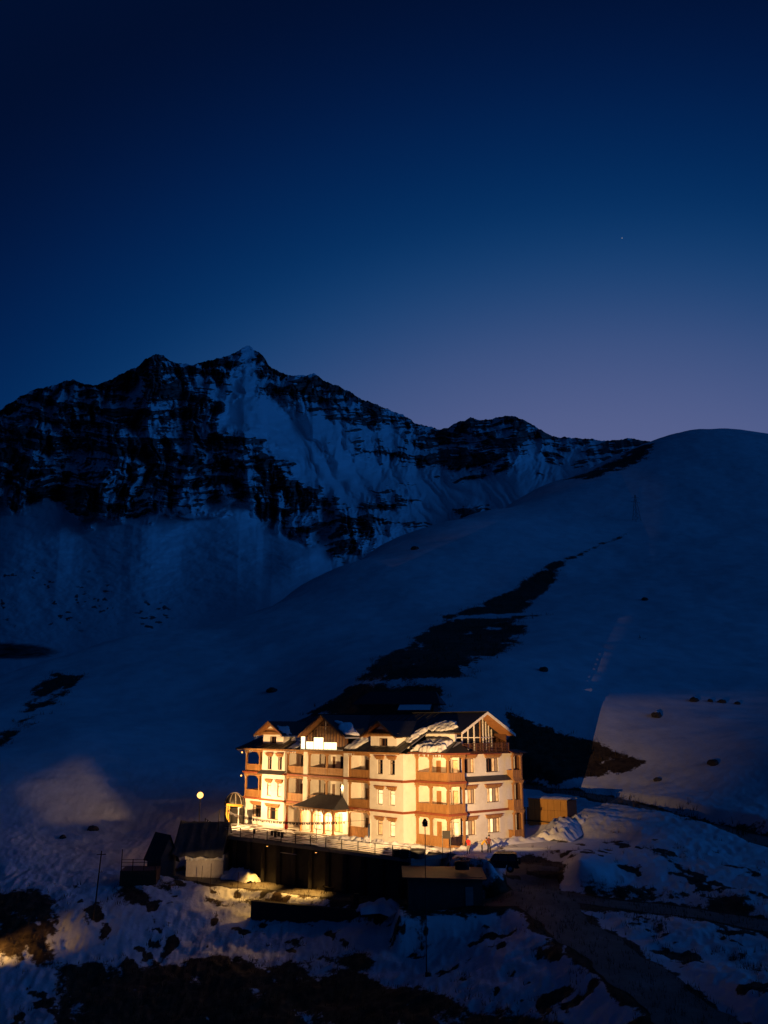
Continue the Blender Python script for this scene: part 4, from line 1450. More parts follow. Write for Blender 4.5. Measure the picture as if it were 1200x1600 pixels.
def spot(parent, loc, target, power, cone, blend=.4, rad=.12, col=WARM, name='lamp_light'):
    ld = bpy.data.lights.new(name, 'SPOT')
    ld.energy, ld.color, ld.spot_size, ld.spot_blend, ld.shadow_soft_size = power, col, R(cone), blend, rad
    o = bpy.data.objects.new(name, ld)
    COL.objects.link(o)
    d = Vector(target) - Vector(loc)
    o.location = Vector(loc) - (parent.location if parent else Vector())
    o.rotation_euler = d.to_track_quat('-Z', 'Y').to_euler()
    o.parent = parent
    return o


def point(parent, loc, power, rad=.1, col=WARM, name='lamp_light'):
    ld = bpy.data.lights.new(name, 'POINT')
    ld.energy, ld.color, ld.shadow_soft_size = power, col, rad
    o = bpy.data.objects.new(name, ld)
    COL.objects.link(o)
    o.location = Vector(loc) - (parent.location if parent else Vector())
    o.parent = parent
    return o


# tall flood lamp pole on the verge of the lower road, seen from behind
fx, fy, fz = 3.65, 84.0, 5.1
zb = float(height(np.array([fx]), np.array([fy]))[0])
fl = empty('flood_lamp_pole', (fx, fy, zb), 0, 'tall thin black flood lamp pole before the terrace, lamp turned to the lodge', 'lamp')
hz_ = fz - zb
MB().tube([(0, 0, -.4), (0, 0, .35)], .12, 10).build('base', METAL_D, fl)
MB().tube([(0, 0, .35), (0, 0, hz_ - .1)], [.05, .04], 8).build('pole', METAL_D, fl)
aim = Vector((math.sin(R(4)) * math.cos(R(22)), math.cos(R(4)) * math.cos(R(22)), math.sin(R(22))))
hb = MB()
hb.bar(Vector((0, 0, hz_)) - aim * .14, Vector((0, 0, hz_)) + aim * .08, .46, .40)
hb.build('lamp_head', METAL_D, fl)
MB().bar(Vector((0, 0, hz_)) + aim * .085, Vector((0, 0, hz_)) + aim * .095, .40, .32).build('lamp_glass', glow_material('flood_glass', (1.0, .66, .30), 6.0), fl)
BLOCKER_BLACK = material('beam_blocker_black', (0.0, 0.0, 0.0), 1.0, .1, 4, spec=0.0)
# added black plates around the lamp shape its beam and block the spill
LP = Vector((0, 0, hz_)) + aim * .16


def direction(az_, el_):
    return Vector((math.sin(R(az_)) * math.cos(R(el_)), math.cos(R(az_)) * math.cos(R(el_)), math.sin(R(el_))))


def blocker_plate(name, cells, dist=.36):
    d_ = MB()
    for a0, a1, e00, e01, e10, e11 in cells:              # azimuth a0..a1, elevation from e00/e01 up to e10/e11 at either end
        q_ = [LP + direction(a0, e00) * dist, LP + direction(a1, e01) * dist, LP + direction(a1, e11) * dist, LP + direction(a0, e10) * dist]
        d_.add([tuple(v) for v in q_] + [tuple(v + (v - LP) * .02) for v in q_], [(0, 1, 2, 3), (7, 6, 5, 4), (0, 4, 5, 1), (1, 5, 6, 2), (2, 6, 7, 3), (3, 7, 4, 0)])
    return d_.build(name, BLOCKER_BLACK, fl)


LPW = LP + Vector((fx, fy, zb))


def edge_el(az_):
    """elevation at which the terrace edge is seen from the lamp"""
    best = None
    for k_ in range(200):
        t_ = k_ / 199
        p_ = W(-24.6 + 33.2 * t_, -10.6 + 3.6 * t_, .05 + (.9 if t_ > .87 else 0)) - LPW
        a_ = math.degrees(math.atan2(p_.x, p_.y))
        e__ = math.degrees(math.atan2(p_.z, math.hypot(p_.x, p_.y)))
        if best is None or abs(a_ - az_) < best[0]:
            best = (abs(a_ - az_), e__)
    return best[1]


cells = []
azs = [(a, edge_el(a)) for a in np.linspace(-28, -5, 24)] + [(0, -16), (8, -14), (20, -12), (35, -10), (50, -9)]
for (a0, e0_), (a1, e1_) in zip(azs[:-1], azs[1:]):
    cells.append((a0, a1 + .05, -70, -70, e0_, e1_))
cells.append((46, 100, -70, -70, 70, 70))
blocker_plate('lower_beam_blocker', cells)
blocker_plate('side_beam_blocker', [(-35.4, -21.6, -70, -70, 70, 70), (-90, -44.2, -70, -70, 70, 70)])
blocker_plate('slotted_beam_blocker', [(-46, -34.6, -1.4, 2.1, 70, 70), (-46, -34.6, -9.0, -9.0, -4.3, -4.2), (-46, -34.6, -70, -70, -13, -13), (-46, -40, -70, -70, -4.3, -4.3)])  # slots left open to shape light patches on the left slope and shed
ridge = [(-36, 4.0), (-24.5, 5.5)]
for x_ in (-29, -25, -20, -15, -10, -5, 0, 3, 6.2):
    p_ = W(x_, 8.3, 15.3) - LPW
    ridge.append((math.degrees(math.atan2(p_.x, p_.y)), math.degrees(math.atan2(p_.z, math.hypot(p_.x, p_.y))) + 0.8))
ridge += [(23.4, 17.0)]
ucells = [(a0, a1 + .1, e0_, e1_, 80, 80) for (a0, e0_), (a1, e1_) in zip(ridge[:-1], ridge[1:])]
blocker_plate('upper_beam_blocker', ucells + [(21.0, 22.9, 8.4, 7.6, 80, 80), (22.7, 50, 7.5, 5.5, 80, 80)])
spot(fl, LPW, LPW + direction(-6, 9) * 10, 70000, 100, .85, .003)

# street lamp behind the sheds
sp = Vector(at_depth(313, 1243, 125.5))
zb = float(height(np.array([sp.x]), np.array([sp.y]))[0])
st = empty('street_lamp', (sp.x, sp.y, zb), 0, 'glowing street lamp on a thin pole behind the sheds', 'lamp')
L_ = sp.z - zb
MB().tube([(0, 0, -.3), (0, 0, L_ + .25)], [.07, .045], 8).build('pole', METAL_D, st)
MB().box(-.28, .28, -.2, .2, L_ + .25, L_ + .36).build('lamp_hood', METAL_D, st)
bm_ = bmesh.new()
bmesh.ops.create_icosphere(bm_, subdivisions=2, radius=.42, matrix=Matrix.Translation((0, -.1, L_ + .05)))
me_ = bpy.data.meshes.new('bulb')
bm_.to_mesh(me_)
bm_.free()
link_mesh('bulb', me_, BULB, st, True)
spot(st, sp + Vector((.35, .1, -.05)), W(-26, 0, 4.0), 19000, 104, .35, .10)
point(st, sp + Vector((0, -.4, -.1)), 220, .15)

# porch lantern, wall lamps at the left corner, balcony lamps
def lantern(loc, power, label, r=.11, group=None, hang=.25):
    e = empty('lantern', loc, -TH, label, 'lantern', group)
    MB().tube([(0, 0, 0), (0, 0, hang)], .015, 6).build('rod', METAL_D, e)
    MB().box(-r, r, -r, r, -.03, 0).build('cap', METAL_D, e)
    MB().box(-r * .7, r * .7, -r * .7, r * .7, -.24, -.031).build('glass', BULB, e)
    ld = bpy.data.lights.new('lamp_light', 'POINT')
    ld.energy, ld.color, ld.shadow_soft_size = power, WARM, .08
    o = bpy.data.objects.new('lamp_light', ld)
    COL.objects.link(o)
    o.location = (0, -.02, -.42)
    o.parent = e
    return e


for k_, (x_, lab_) in enumerate(((-14.0, 'amber lamp under the terrace edge, the left one over the road'), (-5.5, 'amber lamp under the terrace edge, the right one over the road'))):
    q_ = W(x_, -10.75 + (x_ + 24.6) * .108, -.55)
    ul = empty('terrace_lamp', q_, 0, lab_, 'lamp', 'lamps under the terrace edge')
    MB().box(-.16, .16, -.12, .12, -.05, .12).build('lamp_housing', METAL_D, ul)
    MB().box(-.10, .10, -.07, .07, -.09, -.052).build('lamp_glass', BULB, ul)
    spot(ul, q_ + Vector((-.1, -.12, -.14)), q_ + Vector((-1.3, -1.5, -4.3)), 4400 if k_ == 0 else 4400, 92, .9, .06, (1.0, .52, .11))


lantern(W(-15.2, -1.0, 3.1), 900, 'bright porch lantern over the left doors of the entrance')
lantern(W(-11.8, -1.0, 3.1), 900, 'bright porch lantern over the right door of the entrance')
for z, pw, lab in ((Z3 - .45, 60, 'small wall lamp at the left corner under the eaves'), (Z2 - .45, 60, 'small wall lamp at the left corner between top and middle balcony'), (Z1 - .45, 60, 'small wall lamp at the left corner below the middle balcony')):
    lantern(W(-34.6, -.2, z), pw, lab, .10)
for z, lab in ((Z2, 'lantern inside the middle balcony of the corner bay'), (Z1, 'lantern inside the ground floor balcony of the corner bay'), (Z3, 'lantern inside the top balcony of the corner bay')):
    lantern(W(2.6, 3.6, z - .45), 90, lab, .09)
# ------------------------------------------------------------------ sheds left of the terrace
SHEET = material('dark_corrugated_sheet', (.045, .042, .040), .6, .35, 1.5, bump=.01, bscale=8, dirt=(.10, .06, .035), dirt_amt=.5)
TARP = material('grey_green_tarpaulin', (.085, .080, .070), .7, .3, 1.0, bump=.03, bscale=3, dirt=(.05, .045, .04), dirt_amt=.6)
WHITEWASH = material('rough_whitewash', (.62, .57, .53), .9, .12, 1.5, bump=.05, bscale=5, dirt=(.40, .34, .30), dirt_amt=.4)
ORANGE = material('orange_plywood', (.50, .20, .05), .6, .2, 2.0)


def gz_at(x, y):
    return float(height(np.array([float(x)]), np.array([float(y)]))[0])


# shed with tarpaulin roof and whitewashed wall: local x along the wall, y back
p = at_height(286, 1372, -4.8)
sh = empty('tarpaulin_shed', (p[0], p[1], -4.8), R(-4), 'big shed with ragged grey tarpaulin roof over a whitewashed wall', 'shed')
MB().box(.25, 4.9, .25, 5.4, -.4, 2.7).build('wall', WHITEWASH, sh)
nu, nv = 40, 22
U_, V_ = np.meshgrid(np.linspace(-1.6, 4.95, nu), np.linspace(0, 1, nv))
ryd = -.35 + 3.6 * V_
rzd = 2.55 + (6.35 - 2.55) * V_ + .14 * fbm(U_ * 1.1, V_ * 2.5, 3) + .10 * np.sin(U_ * 3.1 + V_ * 2) * (1 - V_) - .25 * (1 - V_) * (U_ - 2) * .12
ryd = ryd - .2 * (1 - V_) * np.abs(noise2(U_ * 2.2, U_ * 0 + 3)) + .35 * np.clip(U_ - 3.8, 0, 2) * 0
me = grid_mesh('tarpaulin_roof', U_, ryd, rzd, TARP)
me.parent = sh
sd_ = me.modifiers.new('thick', 'SOLIDIFY')
sd_.thickness = .05
MB().sheet([(-1.6, 3.25, 6.33), (4.95, 3.25, 6.33), (4.95, 6.2, 3.0), (-1.6, 6.2, 3.0)], .06).build('roof_sheet', SHEET, sh)
MB().prism([(.3, 2.7), (5.3, 2.7), (3.25, 6.1)], 0, 4.7, 4.85).build('gable', SHEET, sh)
MB().prism([(.3, 2.7), (5.3, 2.7), (3.25, 6.1)], 0, .27, .4).build('gable', SHEET, sh)
# ragged snow lip clinging under the roof edge
nu = 60
U_, V_ = np.meshgrid(np.linspace(.1, 5.0, nu), np.linspace(0, 1, 8))
drop = .55 + .35 * np.abs(noise2(U_ * 1.7, U_ * 0 + 9)) + .25 * np.abs(noise2(U_ * 5, U_ * 0))
sn = grid_mesh('snow_lip', U_, .22 - .10 * np.sin(V_ * math.pi) - .02, 2.75 - V_ * drop, SNOW)
sn.parent = sh
MB().tube([(2.6, -.9, -.4), (2.62, -.9, 1.6)], .03, 6).build('stake', METAL_D, sh)
MB().bar((3.6, 2.3, 5.3), (3.8, 2.0, 8.0), .10).build('stove_pipe', METAL_D, sh)

# small corrugated shed
p = at_height(250, 1373, -4.8)
s2 = empty('corrugated_shed', (p[0], p[1], -4.8), R(38), 'small dark corrugated shed with steep roof and orange door', 'shed')
MB().box(.0, 2.0, 0.0, 4.0, -.6, 2.6).build('wall', SHEET, s2)
MB().prism([(-.05, 2.6), (2.05, 2.6), (1.0, 5.0)], 1, 0.0, .08).build('gable', SHEET, s2)
MB().prism([(-.05, 2.6), (2.05, 2.6), (1.0, 5.0)], 1, 3.9, 3.98).build('gable', SHEET, s2)
for s in (0, 1):
    r_ = MB()
    for i in range(22):
        y0 = -.3 + i * .21
        a = [(1.0, y0, 5.05), (1.0, y0 + .1, 5.05)]
        xe = 2.45 if s else -.45
        ze_ = 1.75
        r_.sheet([(1.0, y0, 5.05), (1.0, y0 + .12, 5.09), (xe, y0 + .12, ze_ + .04), (xe, y0, ze_)], .03)
        r_.sheet([(1.0, y0 + .12, 5.09), (1.0, y0 + .21, 5.05), (xe, y0 + .21, ze_), (xe, y0 + .12, ze_ + .04)], .03)
    r_.build('roof_slope', SHEET, s2)
MB().box(2.003, 2.06, .35, 1.45, -.05, 1.65).build('door', ORANGE, s2)
MB().box(2.003, 2.07, .30, 1.50, .62, .72).build('door_rail', WOOD_D, s2)

# timber platform with rail left of the sheds
p = at_height(186, 1388, -4.9)
pf = empty('timber_platform', (p[0], p[1], -5.2), R(6), 'dark timber platform with thin rail left of the sheds', 'platform')
MB().box(0, 4.2, 0, 3.5, -.6, 2.2).build('deck', WOOD_D, pf)
for x in (.1, 1.4, 2.7, 4.0):
    MB().box(x - .04, x + .04, .05, .13, 2.2, 3.5 if x > .2 else 4.6).build('post', METAL_D, pf)
for z in (2.7, 3.1, 3.45):
    MB().bar((.1, .09, z), (4.0, .09, z), .04).build('rail', METAL_D, pf)

# thin utility poles
for px, py, top, lab, lean in ((146, 1442, 1352, 'thin dark utility pole on the slope left of the sheds', .35), (328, 1398, 1362, 'thin stake at the road edge before the tarpaulin shed', .02), (371, 1402, 1368, 'thin stake at the road edge right of the white wall', .02)):
    p = to_ground(px, py)
    h_ = (py - top) * p[1] / 1400 * 1.03
    e_ = empty('utility_pole', (p[0], p[1], gz_at(p[0], p[1])), 0, lab, 'pole')
    MB().tube([(0, 0, -.3), (lean * .5, 0, h_ * .5), (lean, 0, h_)], [.085 if h_ > 4 else .04, .075 if h_ > 4 else .035, .06 if h_ > 4 else .03], 8).build('shaft', WOOD_D, e_)
    if h_ > 4:
        MB().bar((lean - .5, 0, h_ - .4), (lean + .5, 0, h_ - .35), .07).build('crossarm', WOOD_D, e_)

# ------------------------------------------------------------------ yellow frame on white posts and ribbed dome behind the sheds
p = at_depth(372, 1287, 131)
yf_ = empty('yellow_frame', (p[0], p[1], p[2]), R(10), 'yellow topped swing frame on white posts beside the left end of the terrace', 'frame')
YELLOW = material('yellow_paint', (.30, .17, .02), .5, .15, 3)
MB().bar((-1.7, 0, 2.55), (.5, 0, 2.35), .35, .32).build('top_beam', YELLOW, yf_)
MB().tube([(.05, 0, -.6), (.0, 0, 2.25)], .07, 8).build('leg', WHITE_TRIM, yf_)
MB().tube([(-1.3, 0, -.6), (-1.3, 0, 2.35)], .06, 8).build('leg', WHITE_TRIM, yf_)
MB().tube([(-1.55, -.1, 2.4), (-1.62, -.15, 1.2), (-1.45, -.2, .6)], .11, 8).build('hanging_arm', YELLOW, yf_)
MB().tube([(-1.25, -.2, 2.4), (-1.35, -.25, .9), (-1.25, -.3, .2)], .11, 8).build('hanging_arm', YELLOW, yf_)
p = at_depth(365, 1283, 136)
dm = empty('ribbed_dome', (p[0], p[1], p[2]), 0, 'small dark dome with pale ribs behind the yellow frame', 'dome tent')
DOME = material('dark_dome_cloth', (.03, .025, .022), .4, .3, 2, spec=.5)
bm_ = bmesh.new()
bmesh.ops.create_uvsphere(bm_, u_segments=20, v_segments=12, radius=1.45)
for v in list(bm_.verts):
    if v.co.z < -.3:
        bm_.verts.remove(v)
    else:
        v.co.z = v.co.z * 1.2 + 2.2
me_ = bpy.data.meshes.new('dome_cover')
bm_.to_mesh(me_)
bm_.free()
link_mesh('dome_cover', me_, DOME, dm, True)
MB().tube([(0, 0, -.4), (0, 0, 1.9)], 1.35, 14).build('dome_base', DOME, dm)
for k in range(5):
    a = math.pi * k / 5
    MB().tube([(1.47 * math.cos(t) * math.cos(a), 1.47 * math.cos(t) * math.sin(a), 2.2 + 1.47 * 1.2 * math.sin(t)) for t in np.linspace(0, math.pi, 15)], .03, 6).build('rib', WHITE_TRIM, dm)

# ------------------------------------------------------------------ prayer flags, flag pole, board
pts = [W(-33.0, -3.4, 2.5), W(-28.0, -6.0, 2.2), W(-21, -7.5, 2.05), W(-14, -7.6, 2.1), W(-7.4, -7.2, 2.45), W(0.5, -5.6, 3.15)]
pl = polyline([tuple(q) for q in pts], .30)
e_ = empty('prayer_flag_line', pl[0], 0, 'line of small dark prayer flags strung across the terrace', 'prayer flags')
MB().tube([tuple(q - pl[0]) for q in pl[::3]], .018, 5).build('cord', METAL_D, e_)
fm_ = MB()
rnd = random.Random(3)
for i, q in enumerate(pl[10:-14]):
    d = pl[min(i + 11, len(pl) - 1)] - pl[i + 10]
    d = d / np.linalg.norm(d) * .22
    a = q - pl[0]
    sw = rnd.uniform(-.06, .06)
    hh = rnd.uniform(.22, .34)
    fm_.add([a, a + d, a + d + np.array([sw, sw, -hh]), a + np.array([sw, -sw, -hh])], [(0, 1, 2, 3)])
PF = material('faded_flag_cloth', (.035, .03, .035), .9, .5, 6)
tag(fm_.build('flags', PF, e_), kind='stuff')
for i, (x, y, h) in enumerate(((-33.0, -3.4, 2.6), (-28.0, -6.0, 2.3), (-7.4, -7.2, 2.6))):
    q = W(x, y)
    e_ = empty('flag_line_post', q, 0, ['thin post holding the flag line at the left end of the terrace', 'thin post holding the flag line left of the red parasol', 'thin post holding the flag line right of the steps'][i], 'post')
    MB().tube([(0, 0, -.05), (0, 0, h)], .04, 6).build('shaft', METAL_D, e_)
q = W(.5, -5.6)
e_ = empty('flag_pole', q, -TH, 'pale flag pole with a limp blue flag at the terrace rail', 'flag')
MB().tube([(0, 0, 0), (0, 0, 3.25)], .035, 8).build('pole', WHITE_TRIM, e_)
FLAG = material('blue_flag_cloth', (.045, .06, .11), .85, .35, 3)
U_, V_ = np.meshgrid(np.linspace(0, 1, 9), np.linspace(0, 1, 14))
fo = grid_mesh('flag', -.03 - .42 * U_ * (1 - .35 * V_), .10 * np.sin(U_ * 9 + V_ * 2) * U_, 2.9 - 1.35 * V_ - .35 * U_, FLAG)
fo.parent = e_
q = at_height(698, 1341, 0)
e_ = empty('notice_board', (q[0], q[1], 0), R(-8), 'dark notice board on two thin legs before the corner bay', 'notice board')
for x in (-.42, .42):
    MB().box(x - .03, x + .03, -.03, .03, -.3, 2.75).build('leg', METAL_D, e_)
MB().box(-.40, .40, -.05, .03, 1.95, 2.75).build('panel', CLOTH_D, e_)

# red closed parasol by the side door
q = W(-19.0, -3.2)
e_ = empty('closed_parasol', q, 0, 'closed red parasol standing left of the porch', 'parasol')
MB().tube([(0, 0, 0), (0, 0, 2.5)], .03, 6).build('pole', METAL_D, e_)
RED = material('red_cloth', (.35, .02, .012), .8, .25, 4)
MB().tube([(0, 0, .5), (0, 0, .75), (0, 0, 1.4), (0, 0, 2.3)], [.20, .24, .17, .05], 9).build('canopy', RED, e_, True)

# ------------------------------------------------------------------ storage hut below the yard
ht = empty('storage_hut', (6.0, 94.3, -4.0), 0, 'dark flat roofed storage hut below the yard in front of the corner bay', 'hut')
MB().box(-3.6, 3.7, 0, 4.2, -.6, 3.05).build('wall', SHEET, ht)
MB().sheet([(-4.2, -.6, 3.15), (4.1, -.6, 2.95), (4.1, 4.5, 3.35), (-4.2, 4.5, 3.5)], .12).build('roof', SHEET, ht)
MB().box(2.0, 2.75, -.05, -.003, .1, 2.15).build('door', CONCRETE, ht)
PILE = material('black_tarp', (.014, .014, .016), .6, .3, 2, bump=.05, bscale=3)


def lump_pile(name, loc, sx, sy, sz, label, cat, seed):
    u, v = np.meshgrid(np.linspace(0, 2 * math.pi, 33), np.linspace(0, 1, 12))
    r = 1 - v ** 3 * .0
    k = (np.abs(np.cos(u)) ** 4 + np.abs(np.sin(u)) ** 4) ** -.25
    rad = np.where(v < .55, 1.0, np.sqrt(np.clip(1 - ((v - .55) / .45) ** 2, 0, 1)))
    n = 1 + .14 * fbm(np.cos(u) * 1.5 + seed, np.sin(u) * 1.5 + v * 2, 3)
    o = grid_mesh(name, loc[0] + sx * k * rad * np.cos(u) * n, loc[1] + sy * k * rad * np.sin(u) * n, loc[2] + sz * np.minimum(v / .55, 1) * .8 + sz * .2 * np.clip((v - .55) / .45, 0, 1) * n, PILE)
    return tag(o, label, cat)


q = W(8.0, -6.2)
lump_pile('covered_pile', (q.x, q.y, -.1), 1.3, .7, 1.0, 'long black tarp covered pile at the right end of the railing', 'covered pile', 2)
q = at_height(722, 1350, 0)
lump_pile('covered_pile', (q[0], q[1], -.5), .7, .5, .85, 'small black covered pile between notice board and car', 'covered pile', 6)
q = W(6.6, -7.0)
lump_pile('covered_pile', (q.x, q.y, 0), .5, .4, .75, 'stubby black covered crate at the railing under the lamp pole', 'covered pile', 8)

# ------------------------------------------------------------------ timber enclosure right of the lodge
a_, b_ = Vector(at_height(827, 1297, 0)), Vector(at_height(888, 1301, 0))
rz = math.atan2(b_.y - a_.y, b_.x - a_.x)
L_ = (b_ - a_).length
tk = empty('timber_enclosure', a_, rz, 'square plywood sided enclosure lit amber right of the lodge', 'enclosure')
PLY = material('amber_plywood', (.42, .21, .045), .7, .15, 1.4, dirt=(.25, .11, .02), dirt_amt=.5, stretch=(2, 2, .5))
nc, nr = 6, 3
Ht = 4.0
for i in range(nc):
    for j in range(nr):
        g = .015
        o = MB().box(L_ * i / nc + g, L_ * (i + 1) / nc - g, -.02 - .012 * ((i * 2 + j) % 3), .05, Ht * j / nr + g - (.3 if j == 0 else 0), Ht * (j + 1) / nr - g).build('panel', PLY, tk)
MB().box(0, L_, .05, 3.4, -.3, Ht - .08).build('core', WOOD_D, tk)
MB().box(-.05, L_ + .05, -.08, .06, Ht - .02, Ht + .12).build('top_rail', WOOD, tk)
U_, V_ = np.meshgrid(np.linspace(-.1, L_ + .1, 30), np.linspace(0, 1, 16))
so = grid_mesh('roof_snow', U_, .06 + 3.5 * V_, Ht + .05 + .22 * np.sin(np.pi * np.clip(V_, 0, 1)) ** .5 + .06 * fbm(U_, V_ * 3, 3), SNOW)
so.parent = tk
hose = MB().tube([(-1.4, -.2, 1.35), (0, -.18, 1.25), (2.0, -.2, 1.2), (L_ * .62, -.22, 1.15), (L_ * .72, -.25, .9), (L_ * .76, -.3, .4), (L_ * .78, -.4, -.1)], .07, 8)
hose.build('hose', METAL_D, tk)
for x, w_ in ((-.95, .28), (-.4, .25)):
    MB().box(x, x + w_, .3, .5, -.3, 2.9).build('gate_post', WOOD, tk)

# ------------------------------------------------------------------ house on the slope behind
hp = at_depth(622, 1112, 166)
hb_ = empty('dark_house', (hp[0], hp[1], hp[2] - 6), R(-12), 'dark unlit house with black gabled roof on the slope behind the lodge', 'house')
HW = material('dark_house_wall', (.022, .020, .020), .9, .3, 1)
MB().box(-7.2, 6.5, 0, 6, 0, 7.6).build('wall', HW, hb_)
MB().sheet([(-8.4, -.9, 7.4), (7.8, -.9, 7.4), (6.5, 3.0, 9.7), (-6.0, 3.0, 9.7)], .15).build('roof_slope', ROOF, hb_)
MB().sheet([(-8.4, 6.9, 7.4), (7.8, 6.9, 7.4), (6.5, 3.0, 9.7), (-6.0, 3.0, 9.7)], .15).build('roof_slope', ROOF, hb_)
MB().sheet([(7.8, -.9, 7.4), (7.8, 6.9, 7.4), (6.5, 3.01, 9.7), (6.5, 3.0, 9.7)], .15).build('roof_slope', ROOF, hb_)
MB().sheet([(-8.4, -.9, 7.4), (-8.4, 6.9, 7.4), (-6.0, 3.01, 9.7), (-6.0, 3.0, 9.7)], .15).build('roof_slope', ROOF, hb_)
MB().sheet([(.4, -2.9, 6.2), (6.4, -2.9, 6.2), (6.4, -.2, 7.3), (.4, -.2, 7.3)], .15).build('porch_roof', ROOF, hb_)
U_, V_ = np.meshgrid(np.linspace(.5, 6.3, 24), np.linspace(0, 1, 10))
so = grid_mesh('roof_snow', U_, -2.85 + 2.6 * V_, 6.25 + 1.08 * V_ + .16 * np.sin(np.pi * V_) ** .5, SNOW)
so.parent = hb_

# ------------------------------------------------------------------ snow left on the lodge roofs
def roof_patch(outline, h, label, seed, plane):
    """snow slab with a soft uneven edge; outline in (x, y) of the lodge, plane(x, y) gives the roof height"""
    A = np.array(outline, float)
    U, V = np.meshgrid(np.linspace(A[:, 0].min() - .4, A[:, 0].max() + .4, 70), np.linspace(A[:, 1].min() - .4, A[:, 1].max() + .4, 50))
    sd = in_poly(U, V, outline) + .35 * fbm(U * .9 + seed, V * .9, 3)
    t = np.clip(sd / .45, 0, 1)
    Z = plane(U, V) + .02 + h * np.sqrt(t) * (1 + .35 * fbm(U / .8 + seed, V / .8, 3))
    Z = np.where(sd < 0, plane(U, V) - .12, Z)
    X = LODGE_O[0] + EX[0] * U + EY[0] * V
    Y = LODGE_O[1] + EX[1] * U + EY[1] * V
    o = grid_mesh('roof_snow', X, Y, Z, SNOW)
    return tag(o, label, 'snow', kind='stuff')


main = lambda x, y: 10.45 + (y + 1) * SL
roof_patch([(-24.3, 1.2), (-20.6, 1.0), (-19.6, 3.2), (-22, 4.6), (-24.0, 4.4)], .28, 'snow patch between left dormer and centre gable', 1, main)
roof_patch([(-10.6, -.4), (-8.2, -.6), (-7.6, 2.4), (-8.6, 4.8), (-10.8, 4.6), (-11.0, 2.5)], .32, 'snow patch in the roof valley between centre gable and right dormer', 2, main)
roof_patch([(-22.6, -.7), (-20.6, -.8), (-20.4, .6), (-22.4, .8)], .12, 'thin snow strip at the eave left of the sign', 3, main)
roof_patch([(-.6, 4.1), (4.2, 3.9), (4.6, 4.8), (3.6, 5.9), (1.5, 6.2), (.2, 5.6)], .30, 'blue snow patch on the roof above the corner bay', 4, main)
roof_patch([(-1.4, 1.6), (-.2, 1.4), (0.2, 4.2), (-1.2, 4.6)], .35, 'snow drift beside the right dormer', 5, main)
cg = lambda x, y: 15.05 - np.abs(x + 14.9) * (2.8 / 5.0)
roof_patch([(-13.4, .2), (-10.6, -.6), (-10.1, 1.6), (-12.8, 2.6)], .26, 'lit snow cap on the right slope of the centre gable', 6, cg)
dl = lambda x, y: 14.25 - np.abs(x + 27.6) * (1.9 / 3.55)
roof_patch([(-26.4, .0), (-24.5, -.3), (-24.3, 1.2), (-26.0, 2.0)], .22, 'small lit snow cap on the right slope of the left dormer', 7, dl)
bayr = lambda x, y: 10.50 + (y - 1.1) * (1.25 / 3.3)
roof_patch([(-.1, 1.3), (4.8, 1.3), (5.0, 2.4), (4.2, 4.0), (1.6, 4.2), (-.1, 4.2)], .55, 'thick broken snow on the corner bay roof', 8, bayr)

# ------------------------------------------------------------------ a parked jeep
CAR = material('black_car_paint', (.008, .008, .009), .25, .1, 2, spec=.5)
TYRE = material('tyre_rubber', (.012, .012, .012), .8, .2, 5)
CGL = material('car_glass', (.02, .022, .025), .05, .1, 1, spec=.7)
CHROME = material('dull_chrome', (.45, .45, .46), .25, .1, 3, metal=.9)
cp = at_height(777, 1340, 0.0)
cz = gz_at(cp[0], cp[1])
car = empty('parked_jeep', (cp[0], cp[1], cz), R(170), 'black boxy jeep parked at the right end of the yard', 'car')
prof = [(-2.15, .55), (-2.2, 1.0), (-2.12, 1.12), (-2.05, 1.75), (-1.9, 1.86), (.15, 1.86), (.30, 1.80), (.75, 1.14), (1.95, 1.05), (2.12, .95), (2.15, .52)]
for xc in (1.35, -1.35):
    pass
low = []
for xc in (-1.35, 1.35):
    low += [(xc + .46 * math.cos(t), .42 + .46 * math.sin(t)) for t in np.linspace(math.pi, 0, 9)]
ring = [(2.15, .42)] + [(x, z) for x, z in reversed(low)] + [(-2.15, .42)] + prof
b_ = MB()
n_ = len(ring)
vs = []
for s, inset in ((-1, 1), (1, 1)):
    vs += [(x, s * (.88 if z < 1.12 else .88 - .16 * (z - 1.12) / .74), z) for x, z in ring]
b_.add(vs, [list(range(n_)), list(range(n_, 2 * n_))[::-1]] + [(i, (i + 1) % n_, n_ + (i + 1) % n_, n_ + i) for i in range(n_)])
b_.build('body', CAR, car)
for s in (-1, 1):
    y = s * .885
    for x0, x1, x2, x3 in ((-1.95, -1.2, -1.25, -1.9), (-1.1, -.2, -.2, -1.1), (-.08, .52, .12, -.08)):
        MB().add([(x0, y, 1.15), (x1, y, 1.15), (x2, y - s * .125, 1.72), (x3, y - s * .125, 1.72), (x0, y - s * .05, 1.15), (x1, y - s * .05, 1.15), (x2, y - s * .17, 1.72), (x3, y - s * .17, 1.72)],
                 [(0, 1, 2, 3), (7, 6, 5, 4), (0, 4, 5, 1), (1, 5, 6, 2), (2, 6, 7, 3), (3, 7, 4, 0)]).build('side_window', CGL, car)
    for xc in (-1.35, 1.35):
        wh = MB().tube([(xc, s * .70, .40), (xc, s * .74, .40), (xc, s * .90, .40), (xc, s * .92, .40)], [.36, .40, .40, .35], 20).build('wheel', TYRE, car)
        MB().tube([(xc, s * .90, .40), (xc, s * .932, .40)], [.22, .2], 12).build('rim', CHROME, wh)
    MB().box(2.13, 2.19, s * .6 - .12, s * .6 + .12, .72, .92).build('headlight', CHROME, car)
    MB().box(-2.22, -2.17, s * .7 - .08, s * .7 + .08, .8, 1.0).build('tail_light', RED, car)
    MB().box(.55, .68, s * .92 - .06, s * .92 + .06, 1.15, 1.3).build('mirror', CAR, car)
